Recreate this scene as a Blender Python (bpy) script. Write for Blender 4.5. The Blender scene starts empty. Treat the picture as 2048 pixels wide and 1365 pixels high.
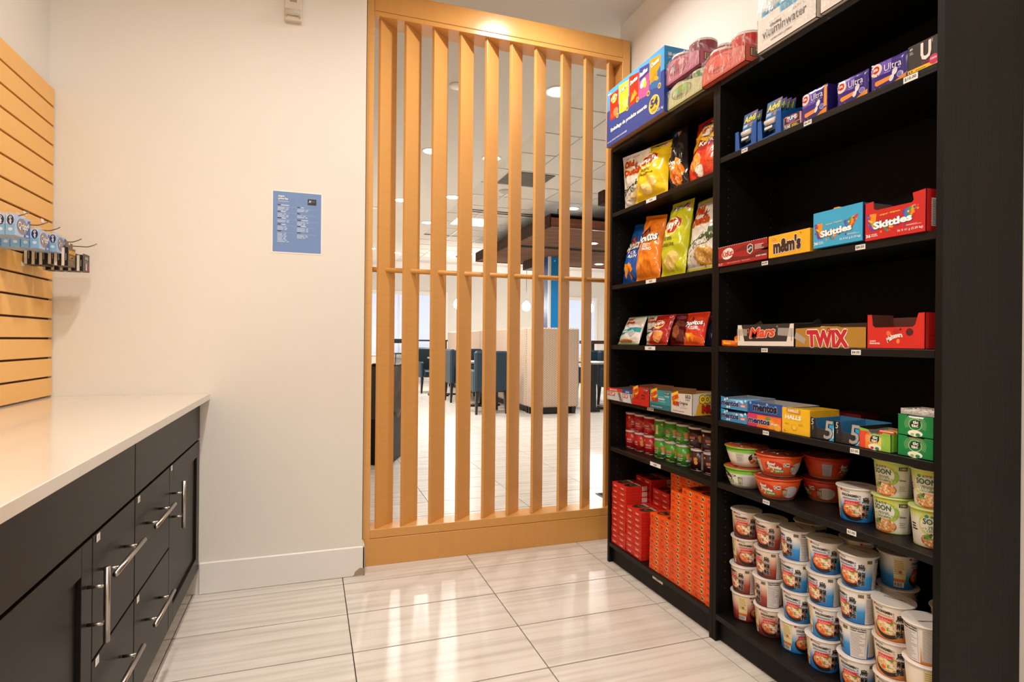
import bpy, math, random
from mathutils import Vector, Matrix, noise
from mathutils.geometry import tessellate_polygon
random.seed(11)
SC = bpy.context.scene
COL = SC.collection
pi, sin, cos = math.pi, math.sin, math.cos

# ------------------------------------------------------------------ camera, world, lights, exposure
FPX, YAW, PIT, ROL = 1161.47, math.radians(19.165), math.radians(.035), math.radians(.5245)
fw = Vector((sin(YAW) * cos(PIT), cos(YAW) * cos(PIT), sin(PIT)))
r0 = Vector((cos(YAW), -sin(YAW), 0)); u0 = r0.cross(fw)
rr = r0 * cos(ROL) + u0 * sin(ROL); uu = -r0 * sin(ROL) + u0 * cos(ROL)
cam_d = bpy.data.cameras.new('camera'); cam = bpy.data.objects.new('camera', cam_d); COL.objects.link(cam)
cam_d.sensor_width = 36; cam_d.lens = FPX / 2048 * 36; cam_d.clip_start = .02; cam_d.clip_end = 80
mw = Matrix((rr, uu, -fw)).transposed().to_4x4(); mw.translation = (0, 0, 1.093)
cam.matrix_world = mw
SC.camera = cam
SC.view_settings.view_transform = 'Standard'; SC.view_settings.look = 'None'
SC.view_settings.gamma = 1; SC.view_settings.use_curve_mapping = False
SC.view_settings.exposure = 0.0
try:
    SC.cycles.use_denoising = True; SC.cycles.max_bounces = 8; SC.cycles.sample_clamp_indirect = 8
except Exception: pass
W = bpy.data.worlds.new('world'); SC.world = W; W.use_nodes = True
W.node_tree.nodes['Background'].inputs[0].default_value = (.75, .83, 1, 1)
W.node_tree.nodes['Background'].inputs[1].default_value = .6

WARM = (1.0, .94, .87); NEUT = (1.0, .98, .955)
def disc_light(x, y, z, watts, col, size=.11, spread=160):
    d = bpy.data.lights.new('downlight_beam', 'AREA'); d.shape = 'DISK'; d.size = size
    d.energy = watts; d.color = col; d.spread = math.radians(spread)
    o = bpy.data.objects.new('downlight_beam', d); COL.objects.link(o); o.location = (x, y, z); return o
STORE_LAMPS = [(-.10, 1.45, 20), (1.02, 2.40, 16), (-.1, .1, 21), (.1, -1.1, 30)]  # last two are unseen lamps, added as fill from behind
DIN_LAMPS = [(1.72, 3.96, 2.95), (1.72, 5.63, 2.95), (1.72, 7.33, 2.95), (1.72, 9.06, 2.95), (1.12, 7.74, 2.95),
             (1.11, 5.63, 2.95), (1.72, 12.43, 2.95), (1.15, 12.04, 2.95), (3.62, 7.75, 3.05), (3.40, 12.6, 3.05), (3.62, 4.9, 3.05),
             (5.6, 5.4, 3.05), (4.32, 8.5, 2.70), (5.6, 10.7, 2.70), (7.6, 7.6, 3.05), (7.6, 12.6, 3.05)]
for x, y, w in STORE_LAMPS: disc_light(x, y, 2.925, w, WARM)
for x, y, z in DIN_LAMPS: disc_light(x, y, z - .03, 9 if y < 6.5 else 33, NEUT)

# ------------------------------------------------------------------ materials
def lin(h):
    h = h.lstrip('#'); c = [int(h[i:i + 2], 16) / 255 for i in (0, 2, 4)]
    return [((x + .055) / 1.055) ** 2.4 if x > .04045 else x / 12.92 for x in c]
_M = {}
def M(name, hexc, rough=.5, metal=0, spec=.5, var=.0, vscale=(8, 8, 8), hex2=None, bump=0, bscale=(40, 40, 40), coat=0, rand=False, emit=0, det=3, alpha=None):
    if name in _M: return _M[name]
    m = bpy.data.materials.new(name); m.use_nodes = True; nt = m.node_tree; b = nt.nodes['Principled BSDF']
    c = lin(hexc); b.inputs['Base Color'].default_value = (*c, 1); b.inputs['Roughness'].default_value = rough
    b.inputs['Metallic'].default_value = metal; b.inputs['Specular IOR Level'].default_value = spec
    b.inputs['Coat Weight'].default_value = coat; b.inputs['Coat Roughness'].default_value = .08
    tc = None
    def coords(sc):
        nonlocal tc
        if tc is None: tc = nt.nodes.new('ShaderNodeTexCoord')
        mp = nt.nodes.new('ShaderNodeMapping'); mp.inputs['Scale'].default_value = sc
        nt.links.new(tc.outputs['Object'], mp.inputs['Vector'])
        if rand:
            oi = nt.nodes.new('ShaderNodeObjectInfo'); ml = nt.nodes.new('ShaderNodeMath'); ml.operation = 'MULTIPLY'; ml.inputs[1].default_value = 37
            nt.links.new(oi.outputs['Random'], ml.inputs[0]); nt.links.new(ml.outputs[0], mp.inputs['Location'])
        return mp.outputs[0]
    if hex2 or var:
        n = nt.nodes.new('ShaderNodeTexNoise'); n.inputs['Scale'].default_value = 1; n.inputs['Detail'].default_value = det
        nt.links.new(coords(vscale), n.inputs['Vector'])
        mx = nt.nodes.new('ShaderNodeMix'); mx.data_type = 'RGBA'
        rp = nt.nodes.new('ShaderNodeMapRange'); rp.inputs[1].default_value = .32; rp.inputs[2].default_value = .68
        nt.links.new(n.outputs[0], rp.inputs[0]); nt.links.new(rp.outputs[0], mx.inputs[0])
        c2 = lin(hex2) if hex2 else [x * (1 - var) for x in c]
        mx.inputs[6].default_value = (*c, 1); mx.inputs[7].default_value = (*c2, 1)
        nt.links.new(mx.outputs[2], b.inputs['Base Color'])
    if bump:
        n = nt.nodes.new('ShaderNodeTexNoise'); n.inputs['Scale'].default_value = 1; n.inputs['Detail'].default_value = 4
        nt.links.new(coords(bscale), n.inputs['Vector'])
        bp = nt.nodes.new('ShaderNodeBump'); bp.inputs['Strength'].default_value = bump; bp.inputs['Distance'].default_value = .002
        nt.links.new(n.outputs[0], bp.inputs['Height']); nt.links.new(bp.outputs[0], b.inputs['Normal'])
    if emit:
        b.inputs['Emission Color'].default_value = (*c, 1); b.inputs['Emission Strength'].default_value = emit
    if alpha is not None: b.inputs['Alpha'].default_value = alpha
    _M[name] = m; return m
def ink(h, rough=.45): return M('ink_%s_%d' % (h.lstrip('#'), rough * 100), h, rough, var=.04, vscale=(30, 30, 30), det=1)
def grad(name, stops, z0, z1, rough=.4, axis='Z'):
    if name in _M: return _M[name]
    m = bpy.data.materials.new(name); m.use_nodes = True; nt = m.node_tree; b = nt.nodes['Principled BSDF']; b.inputs['Roughness'].default_value = rough
    tc = nt.nodes.new('ShaderNodeTexCoord'); sp = nt.nodes.new('ShaderNodeSeparateXYZ'); mr = nt.nodes.new('ShaderNodeMapRange')
    mr.inputs[1].default_value = z0; mr.inputs[2].default_value = z1
    cr = nt.nodes.new('ShaderNodeValToRGB'); e = cr.color_ramp.elements
    while len(e) < len(stops): e.new(.5)
    for k, (p, h) in enumerate(stops): e[k].position = p; e[k].color = (*lin(h), 1)
    nt.links.new(tc.outputs['Object'], sp.inputs[0]); nt.links.new(sp.outputs[axis], mr.inputs[0]); nt.links.new(mr.outputs[0], cr.inputs[0]); nt.links.new(cr.outputs[0], b.inputs['Base Color'])
    _M[name] = m; return m

# ------------------------------------------------------------------ mesh builder
class MB:
    def __init__(s): s.v = []; s.f = []; s.m = []; s.sm = []; s.mats = []
    def mi(s, mat):
        if mat not in s.mats: s.mats.append(mat)
        return s.mats.index(mat)
    def add(s, vs, fs, mat, smooth=False):
        o = len(s.v); s.v += [tuple(p) for p in vs]; k = s.mi(mat)
        for f in fs: s.f.append([o + i for i in f]); s.m.append(k); s.sm.append(smooth)
        return s
    def box(s, x0, y0, z0, x1, y1, z1, mat, r=0):
        if x0 > x1: x0, x1 = x1, x0
        if y0 > y1: y0, y1 = y1, y0
        if z0 > z1: z0, z1 = z1, z0
        if r <= 0:
            vs = [(x, y, z) for x in (x0, x1) for y in (y0, y1) for z in (z0, z1)]
            return s.add(vs, [(0, 1, 3, 2), (4, 6, 7, 5), (0, 4, 5, 1), (2, 3, 7, 6), (0, 2, 6, 4), (1, 5, 7, 3)], mat)
        r = min(r, (x1 - x0) / 2.01, (y1 - y0) / 2.01, (z1 - z0) / 2.01)
        vs = []; idx = {}
        for i in (0, 1):
            for j in (0, 1):
                for k in (0, 1):
                    X = (x0, x1)[i]; Y = (y0, y1)[j]; Z = (z0, z1)[k]; a = r if i == 0 else -r; b = r if j == 0 else -r; c = r if k == 0 else -r
                    idx[i, j, k] = len(vs); vs += [(X, Y + b, Z + c), (X + a, Y, Z + c), (X + a, Y + b, Z)]
        I = lambda i, j, k, t: idx[i, j, k] + t
        fs = []
        for i in (0, 1): fs.append([I(i, 0, 0, 0), I(i, 1, 0, 0), I(i, 1, 1, 0), I(i, 0, 1, 0)])
        for j in (0, 1): fs.append([I(0, j, 0, 1), I(1, j, 0, 1), I(1, j, 1, 1), I(0, j, 1, 1)])
        for k in (0, 1): fs.append([I(0, 0, k, 2), I(1, 0, k, 2), I(1, 1, k, 2), I(0, 1, k, 2)])
        for i in (0, 1):
            for j in (0, 1): fs.append([I(i, j, 0, 0), I(i, j, 1, 0), I(i, j, 1, 1), I(i, j, 0, 1)])
            for k in (0, 1): fs.append([I(i, 0, k, 0), I(i, 1, k, 0), I(i, 1, k, 2), I(i, 0, k, 2)])
        for j in (0, 1):
            for k in (0, 1): fs.append([I(0, j, k, 1), I(1, j, k, 1), I(1, j, k, 2), I(0, j, k, 2)])
        for key in idx: fs.append([idx[key], idx[key] + 1, idx[key] + 2])
        return s.add(vs, fs, mat)
    def lathe(s, prof, mat, n=24, c=(0, 0), smooth=True, axis='z', mats=None, org=(0, 0, 0)):
        vs = []
        for r, z in prof:
            for k in range(n):
                a = 2 * pi * k / n; p = (c[0] + r * cos(a), c[1] + r * sin(a), z)
                if axis == 'x': p = (org[0] + z, org[1] + r * cos(a), org[2] + r * sin(a))
                if axis == 'y': p = (org[0] + r * cos(a), org[1] + z, org[2] + r * sin(a))
                vs.append(p)
        for i in range(len(prof) - 1):
            fs = [(i * n + k, i * n + (k + 1) % n, (i + 1) * n + (k + 1) % n, (i + 1) * n + k) for k in range(n)]
            if i == 0: s.add(vs, fs, mats[0] if mats else mat, smooth); base = len(s.v) - len(vs)
            else:
                kk = s.mi(mats[i] if mats else mat)
                for f in fs: s.f.append([base + q for q in f]); s.m.append(kk); s.sm.append(smooth)
        s.f.append([base + k for k in range(n)][::-1]); s.m.append(s.mi(mats[0] if mats else mat)); s.sm.append(False)
        s.f.append([base + (len(prof) - 1) * n + k for k in range(n)]); s.m.append(s.mi(mats[-1] if mats else mat)); s.sm.append(False)
        return s
    def tube(s, pts, r, mat, n=8, smooth=True):
        pts = [Vector(p) for p in pts]; vs = []
        for i, p in enumerate(pts):
            t = (pts[min(i + 1, len(pts) - 1)] - pts[max(i - 1, 0)]).normalized()
            a = t.cross(Vector((0, 0, 1)) if abs(t.z) < .9 else Vector((1, 0, 0))).normalized(); b = t.cross(a)
            for k in range(n): q = 2 * pi * k / n; vs.append(p + a * (r * cos(q)) + b * (r * sin(q)))
        fs = [(i * n + k, i * n + (k + 1) % n, (i + 1) * n + (k + 1) % n, (i + 1) * n + k) for i in range(len(pts) - 1) for k in range(n)]
        fs += [list(range(n))[::-1], [(len(pts) - 1) * n + k for k in range(n)]]
        return s.add(vs, fs, mat, smooth)
    def plate(s, poly, fn, t, mout, min_=None, medge=None):
        """flat card with outline poly (mm) mapped by fn(u,v,lift); thickness t metres behind lift 0"""
        n = len(poly); tr = tessellate_polygon([[Vector((p[0], p[1], 0)) for p in poly]])
        s.add([fn(p[0], p[1], 0) for p in poly], tr, mout)
        s.add([fn(p[0], p[1], -t) for p in poly], tr, min_ or mout)
        vs = [fn(p[0], p[1], 0) for p in poly] + [fn(p[0], p[1], -t) for p in poly]
        s.add(vs, [(i, (i + 1) % n, n + (i + 1) % n, n + i) for i in range(n)], medge or min_ or mout)
        return s
    def grid(s, nu, nv, fn, mat, smooth=True):
        vs = [fn(i / nu, j / nv) for j in range(nv + 1) for i in range(nu + 1)]
        fs = [(j * (nu + 1) + i, j * (nu + 1) + i + 1, (j + 1) * (nu + 1) + i + 1, (j + 1) * (nu + 1) + i) for j in range(nv) for i in range(nu)]
        return s.add(vs, fs, mat, smooth)
    def mesh(s, name):
        me = bpy.data.meshes.new(name); me.from_pydata(s.v, [], s.f)
        for m in s.mats: me.materials.append(m)
        me.polygons.foreach_set('material_index', s.m); me.polygons.foreach_set('use_smooth', s.sm)
        me.update(); return me

def obj(name, mb, parent=None, loc=(0, 0, 0), rz=0, label=None, kind=None):
    me = mb.mesh(name) if isinstance(mb, MB) else mb
    o = bpy.data.objects.new(name, me); COL.objects.link(o); o.location = loc; o.rotation_euler = (0, 0, rz)
    if parent: o.parent = parent
    if label: o['label'] = label
    if kind: o['kind'] = kind
    return o
def tag(o, label, cat, group=None):
    o['label'] = label; o['category'] = cat
    if group: o['group'] = group
    return o
def thing(name, label, cat, loc=(0, 0, 0), rz=0, group=None):
    o = bpy.data.objects.new(name, None); COL.objects.link(o); o.location = loc; o.rotation_euler = (0, 0, rz); o.empty_display_size = .05
    return tag(o, label, cat, group)
def put(mesh, name, label, cat, loc, rz=0, group=None, rx=0, ry=0):
    o = obj(name, mesh, None, loc, rz); o.rotation_euler = (rx, ry, rz); return tag(o, label, cat, group)
def struct(name, mb, parent=None): return obj(name, mb, parent, kind='structure')
def copy_tree(o, parent=None):
    c = o.copy(); COL.objects.link(c); c.parent = parent
    for ch in list(o.children): copy_tree(ch, c)
    return c
ORD = ['topmost', 'second from the top', 'third from the top', 'fourth from the top', 'fifth from the top', 'sixth from the top', 'seventh from the top', 'eighth from the top', 'ninth from the top', 'tenth from the top',
       'eleventh from the top', 'twelfth from the top', 'thirteenth from the top', 'fourteenth from the top', 'fifteenth from the top', 'sixteenth from the top']
NTH = ['first', 'second', 'third', 'fourth', 'fifth', 'sixth', 'seventh', 'eighth', 'ninth', 'tenth', 'eleventh', 'twelfth', 'thirteenth']

# ------------------------------------------------------------------ flat print (mm), laid on a surface by a mapping
_T = {}
def glyphs(s, bold, shear):
    # a bold offset can fold a glyph over itself: fall back to a thinner one when the outline escapes its box
    if bold <= 0: return glyphs0(s, 0, shear)
    ref = glyphs0(s, 0, shear); b = bold
    while b > .008:
        g = glyphs0(s, b, shear); e = 1.6 * b + .02
        if g[2] > ref[2] - e and g[3] < ref[3] + e and g[4] > ref[4] - e and g[5] < ref[5] + e: return g
        b *= .7
    return ref
def glyphs0(s, bold, shear):
    k = (s, bold, shear)
    if k not in _T:
        cu = bpy.data.curves.new('t', 'FONT'); cu.body = s; cu.resolution_u = 2; cu.fill_mode = 'FRONT'; cu.offset = bold; cu.shear = shear
        ob = bpy.data.objects.new('t', cu); me = ob.to_mesh()
        vs = [(v.co.x, v.co.y) for v in me.vertices]; fs = [tuple(p.vertices) for p in me.polygons]
        ob.to_mesh_clear(); bpy.data.objects.remove(ob); bpy.data.curves.remove(cu)
        xs = [p[0] for p in vs] or [0, 1]; ys = [p[1] for p in vs] or [0, 1]
        _T[k] = (vs, fs, min(xs), max(xs), min(ys), max(ys))
    return _T[k]
def split3(vs, fs):
    """the letters of a run dealt over three thin layers, so that fat neighbours never share a plane"""
    par = list(range(len(vs)))
    def root(a):
        while par[a] != a: par[a] = par[par[a]]; a = par[a]
        return a
    for f in fs:
        for a in f[1:]: par[root(a)] = root(f[0])
    cx = {}
    for k in range(len(vs)): cx.setdefault(root(k), []).append(vs[k][0])
    order = {r: n % 3 for n, r in enumerate(sorted(cx, key=lambda q: min(cx[q])))}
    out = []
    for c in range(3):
        ff = [f for f in fs if order[root(f[0])] == c]
        if ff:
            ids = sorted({a for f in ff for a in f}); mp = {a: n for n, a in enumerate(ids)}
            out.append(([vs[a] for a in ids], [tuple(mp[a] for a in f) for f in ff], c * .1))
    return out
_F = {}
def fat(t, b, shear):
    """outlines of a text thickened by b as (points, faces, extra layer): an offset run when slight, shifted copies when fat"""
    k_ = (t, round(b, 4), shear)
    if k_ in _F: return _F[k_]
    r = glyphs0(t, 0, shear)
    cjk = ord(t[0]) > 0x2e00
    if b <= .036 and not cjk:
        g = glyphs(t, b, shear) if b > 0 else r; res = split3(g[0], g[1])
    else:
        g = r if cjk else glyphs(t, min(.02, b * .4), shear); base = [(g[0], g[1], 0)] if cjk else split3(g[0], g[1]); res = []; rad = b if cjk else (b - min(.02, b * .4)) * .8
        for k in range(6):
            dx, dy = rad * cos(k * pi / 3 + .5), rad * sin(k * pi / 3 + .5)
            res += [([(v[0] + dx, v[1] + dy) for v in P_], F_, c + k * .3) for P_, F_, c in base]
        res += [(P_, F_, c + 1.8) for P_, F_, c in base]
    _F[k_] = res; return res
class Art:
    def __init__(s): s.L = []
    def poly(s, pts, h, z=1):
        s.L.append((pts, tessellate_polygon([[Vector((p[0], p[1], 0)) for p in pts]]), h, z))
    def rect(s, x0, y0, x1, y1, h, z=1, sk=0): s.poly([(x0, y0), (x1, y0 + sk), (x1, y1 + sk), (x0, y1)], h, z)
    def ell(s, cx, cy, rx, ry, h, z=1, n=20, rot=0):
        c, q = cos(rot), sin(rot)
        s.poly([(cx + rx * cos(2 * pi * k / n) * c - ry * sin(2 * pi * k / n) * q, cy + rx * cos(2 * pi * k / n) * q + ry * sin(2 * pi * k / n) * c) for k in range(n)], h, z)
    def ring(s, cx, cy, rx, ry, w, h, z=1, a0=0, a1=2 * pi, n=24):
        for k in range(n):
            a = a0 + (a1 - a0) * k / n; b = a0 + (a1 - a0) * (k + 1) / n
            s.L.append(([(cx + rx * cos(a), cy + ry * sin(a)), (cx + rx * cos(b), cy + ry * sin(b)), (cx + (rx - w) * cos(b), cy + (ry - w) * sin(b)), (cx + (rx - w) * cos(a), cy + (ry - w) * sin(a))], [(0, 1, 2, 3)], h, z))
    def text(s, t, x0, y0, x1, y1, h, bold=.0, shear=0, rot=0, z=5, out=None, ow=.03, arc=0):
        """text stretched to the box x0..x1, y0..y1 then rotated by rot about its centre; out = outline colour"""
        vs, fs, a, b, c, d = glyphs(t, bold, shear)
        cx, cy = (x0 + x1) / 2, (y0 + y1) / 2; q, p = cos(rot), sin(rot)
        def tr(v):
            x = (v[0] - (a + b) / 2) / max(b - a, 1e-6) * (x1 - x0); y = (v[1] - (c + d) / 2) / max(d - c, 1e-6) * (y1 - y0)
            if arc: y += arc * (1 - (2 * x / (x1 - x0)) ** 2) - arc / 2
            return (cx + x * q - y * p, cy + x * p + y * q)
        if out:
            z = max(z, 6.2)
            for P_, F_, c_ in fat(t, bold + ow, shear): s.L.append(([tr(v) for v in P_], F_, out, z - 2.4 + c_))
        for P_, F_, c_ in fat(t, bold, shear): s.L.append(([tr(v) for v in P_], F_, h, z + c_))
    def lines(s, x0, y0, x1, y1, n, h, fill=.5, z=2, ragged=.35, seed=1):
        rn = random.Random(seed); st = (y1 - y0) / n
        for k in range(n):
            s.rect(x0, y0 + k * st, x1 - (x1 - x0) * ragged * rn.random(), y0 + (k + fill) * st, h, z)
    def bars(s, x0, y0, x1, y1, n, h, z=2, seed=2):
        rn = random.Random(seed); st = (x1 - x0) / n
        for k in range(n): s.rect(x0 + k * st, y0, x0 + (k + .25 + .5 * rn.random()) * st, y1, h, z)
    def to(s, mb, fn, maxlen=None, dz=.00018, rough=.45):
        for pts, tris, h, z in s.L:
            mat = h if not isinstance(h, str) else ink(h, rough)
            if maxlen:
                P = []; F = []
                st = []
                for t in tris:
                    t = list(t)
                    for k in range(1, len(t) - 1): st.append((pts[t[0]], pts[t[k]], pts[t[k + 1]]))
                cache = {}
                def ix(p):
                    k = (round(p[0], 3), round(p[1], 3))
                    if k not in cache: cache[k] = len(P); P.append(p)
                    return cache[k]
                while st:
                    a, b, c = st.pop()
                    la = (a[0] - b[0]) ** 2 + (a[1] - b[1]) ** 2; lb = (b[0] - c[0]) ** 2 + (b[1] - c[1]) ** 2; lc = (c[0] - a[0]) ** 2 + (c[1] - a[1]) ** 2
                    m = max(la, lb, lc)
                    if m <= maxlen * maxlen: F.append((ix(a), ix(b), ix(c))); continue
                    if m == la: a, b, c = a, b, c
                    elif m == lb: a, b, c = b, c, a
                    else: a, b, c = c, a, b
                    q = ((a[0] + b[0]) / 2, (a[1] + b[1]) / 2); st += [(a, q, c), (q, b, c)]
                mb.add([fn(p[0], p[1], z * dz) for p in P], F, mat, True)
            else:
                mb.add([fn(p[0], p[1], z * dz) for p in pts], tris, mat)
FM = lambda u, v, l=0: (-l, -u / 1000, v / 1000)                       # front face map of a shelf item (faces -X, u runs left to right)
def SMAP(w): return lambda q, v, l=0: (q / 1000, -w / 1000 - l, v / 1000)   # its right-hand side face
def TMAP(h): return lambda u, q, l=0: (q / 1000, -u / 1000, h / 1000 + l)   # its top
def carton(w, h, d, base, front=None, side=None, top=None, bev=.0008, rough=.4, sidecol=None, topcol=None):
    mb = MB(); mb.box(0, -w / 1000, 0, d / 1000, 0, h / 1000, ink(base, rough), bev)
    if sidecol: a = Art(); a.rect(.5, .5, d - .5, h - .5, sidecol, .5); a.to(mb, SMAP(w))
    if topcol: a = Art(); a.rect(.5, .5, w - .5, d - .5, topcol, .5); a.to(mb, TMAP(h))
    if front: front.to(mb, FM, rough=rough)
    if side: side.to(mb, SMAP(w), rough=rough)
    if top: top.to(mb, TMAP(h), rough=rough)
    return mb
def tray(w, d, fpoly, spoly, bpoly, cout, cin, front=None, side=None, t=.0016):
    mb = MB(); o, i = ink(cout, .4), ink(cin, .7)
    mb.box(0, -w / 1000, 0, d / 1000, 0, .0015, o)
    mb.plate(fpoly, FM, t, o, i, i)
    mb.plate(spoly, SMAP(w), t, o, i, i)
    mb.plate(spoly, lambda q, v, l=0: (q / 1000, l, v / 1000), t, o, i, i)
    mb.plate(bpoly, lambda u, v, l=0: (d / 1000 + l, -u / 1000, v / 1000), t, o, i, i)
    if front: front.to(mb, FM)
    if side: side.to(mb, SMAP(w))
    return mb

# ================================================================== THE ROOM
WALL = M('wall_paint', '#e9e4dc', .55, var=.03, vscale=(1.5, 1.5, 1.5), bump=.04, bscale=(220, 220, 220))
WHITE = M('white_trim', '#eeeae6', .35, var=.03, vscale=(4, 4, 4))
CEIL = M('ceiling_paint', '#d9d3ca', .8, var=.03, vscale=(2, 2, 2), bump=.05, bscale=(150, 150, 150))
GROUT = M('grout', '#4a4036', .9, var=.2, vscale=(60, 60, 60))
AMBER = M('amber_lacquer', '#dda45c', .30, var=.05, vscale=(6, 6, 60), bump=.03, bscale=(300, 300, 14), coat=.15)
AMBERH = M('amber_lacquer_flat', '#d79d55', .24, var=.04, vscale=(30, 5, 5), bump=.02, bscale=(20, 200, 200))
DARKG = M('dark_gap', '#4a2c10', .7, var=.2, vscale=(20, 20, 20))
TILE = M('travertine_tile', '#ddd5cb', .26, hex2='#b3a99d', vscale=(1.6, 34, 3), rand=True, det=9, coat=.0, bump=.015, bscale=(6, 60, 6))
TILE.node_tree.nodes['Principled BSDF'].inputs['Specular IOR Level'].default_value = .38
for n in TILE.node_tree.nodes:
    if n.type == 'MAP_RANGE': n.inputs[1].default_value = .44; n.inputs[2].default_value = .92
YB = 2.78                                            # face of the wall with the notice

f = MB(); f.box(-1.2, -1.8, -.12, 9.8, 15.9, -.006, GROUT); floor = struct('floor', f)
px, py = .6146, .3
tm = MB(); tm.box(-px / 2 + .0018, -py / 2 + .0032, -.006, px / 2 - .0018, py / 2 - .0032, 0, TILE, .0006); tme = tm.mesh('tile')
far = MB(); x0t, y0t = .150, -.0045
for i in range(-2, 16):
    for j in range(-6, 53):
        cx, cy = x0t + (i + .5) * px, y0t + (j + .5) * py
        if cx > 9.9 or cx < -1.3: continue
        vis = (.3 < cy < 3.1 and -.8 < cx < 2.0) or (3.1 <= cy < 6.6 and cx > .08 * cy - .3 and cx < .62 * cy + .4)
        if vis: obj('tile', tme, floor, (cx, cy, 0))
        else:
            a = min(cx + px / 2, 9.8) - .0015; b = min(cy + py / 2, 15.9) - .0015
            far.box(max(cx - px / 2, -1.2) + .0015, cy - py / 2 + .0015, -.006, a, b, 0, TILE)
obj('tile', far, floor, kind='stuff')

b = MB(); b.box(-1.15, -1.8, 0, -.986, YB, 2.95, WALL); struct('wall_left', b)
b = MB(); b.box(-1.15, YB, 0, .236, 3.0, 2.95, WALL); struct('wall_back', b)
b = MB(); b.box(1.702, -1.8, 0, 1.82, 3.012, 2.95, WALL); struct('wall_right', b)
b = MB(); b.box(-1.15, -1.95, 0, 1.82, -1.8, 2.95, WALL); struct('wall_front', b)
b = MB(); b.box(1.82, 2.9, 0, 9.8, 3.012, 3.3, WALL); struct('wall_dining_near', b)
b = MB(); b.box(.0, 3.0, 0, .1, 15.9, 3.3, WALL); struct('wall_dining_left', b)
b = MB(); b.box(9.6, 3.012, 0, 9.75, 15.9, 3.3, WALL); struct('wall_dining_right', b)
b = MB(); b.box(-1.15, -1.95, 2.95, 1.86, 15.6, 3.1, CEIL); struct('ceiling', b)
GRIDM = M('ceiling_grid_metal', '#cfcac2', .5, var=.03)
PANEL = M('ceiling_panel', '#d6d0c6', .9, var=.06, vscale=(50, 50, 50), bump=.2, bscale=(160, 160, 160))
cg = MB(); cg.box(1.86, 3.0, 3.062, 9.75, 15.6, 3.12, CEIL)
for k in range(14): x = 2.145 - .305 + .61 * (k - .0) ; cg.box(x - .012, 3.0, 3.048, x + .012, 15.4, 3.0615, GRIDM)
for k in range(21): y = 3.22 + .61 * k; cg.box(1.86, y - .012, 3.0478, 9.7, y + .012, 3.0613, GRIDM)
ceil2 = struct('ceiling_dining', cg)
pm = MB(); pm.box(-.29, -.29, 3.0535, .29, .29, 3.0615, PANEL, .003); pme = pm.mesh('ceiling_panel')
for i in range(13):
    for j in range(19): obj('ceiling_panel', pme, ceil2, (2.145 + .61 * i, 3.525 + .61 * j, 0))
# far wall with two shaded windows
b = MB()
wz0, wz1 = .76, 2.31
for x0, x1 in ((.1, .9), (3.55, 7.0), (8.1, 9.75)): b.box(x0, 15.6, 0, x1, 15.75, 3.3, WALL)
b.box(.9, 15.6, 0, 3.55, 15.75, .62, WALL); b.box(.9, 15.6, 2.42, 3.55, 15.75, 3.3, WALL)
b.box(7.0, 15.6, 0, 8.1, 15.75, .62, WALL); b.box(7.0, 15.6, 2.42, 8.1, 15.75, 3.3, WALL)
struct('wall_far', b)
b = MB(); b.box(.1, 14.6, 2.93, 9.6, 15.6, 3.06, CEIL); b.box(.1, 14.57, 2.86, 9.6, 14.6, 3.06, WHITE); struct('ceiling_bulkhead', b)
b = MB(); b.box(.1, 15.585, 0, 9.6, 15.6, .11, WHITE); struct('baseboard_far', b)
SHADE = M('roller_shade_backlit', '#c9d6f2', .8, emit=.42, var=.02)
FRAMEW = M('window_frame_white', '#f2efe9', .4, var=.02)
for n, (x0, x1) in enumerate(((.9, 3.55), (7.0, 8.1))):
    b = MB()
    for a in ((x0, .62, x0 + .09, 2.42), (x1 - .09, .62, x1, 2.42)): b.box(a[0], 15.56, a[1], a[2], 15.66, a[3], FRAMEW, .004)
    b.box(x0 + .09, 15.56, .62, x1 - .09, 15.66, .72, FRAMEW, .004); b.box(x0 + .09, 15.56, 2.32, x1 - .09, 15.66, 2.42, FRAMEW, .004)
    w = struct('window_%d' % (n + 1), b)
    m = (x0 + x1) / 2
    for p0, p1 in (((x0 + .09, m - .02), (m + .02, x1 - .09)) if n == 0 else ((x0 + .09, x1 - .09),)):
        q = MB(); q.box(p0, 15.6, .72, p1, 15.61, 2.32, SHADE); obj('roller_shade', q, w)
    if n == 0: q = MB(); q.box(m - .02, 15.58, .72, m + .02, 15.64, 2.32, FRAMEW); obj('mullion', q, w)

# baseboards
def bb(name, x0, y0, x1, y1): b = MB(); b.box(x0, y0, 0, x1, y1, .136, WHITE, .004); return struct(name, b)
sc = M('scuffed_plaster', '#a08a78', .8, var=.4, vscale=(90, 90, 90))
bbk = bb('baseboard_back', -.44, YB - .013, .249, YB)
bb('baseboard_back_return', .236, YB - .013, .249, 2.868)
bb('baseboard_right', 1.69, -1.8, 1.702, .96)
a = Art(); a.poly([(192, 3), (248, 5), (248, 34), (226, 38), (205, 22), (200, 8)], '#a58f7d', 1)
m = MB(); a.to(m, lambda u, v, l=0: (u / 1000, YB - .013 - l, v / 1000)); obj('scuff_mark', m, bbk)

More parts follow.
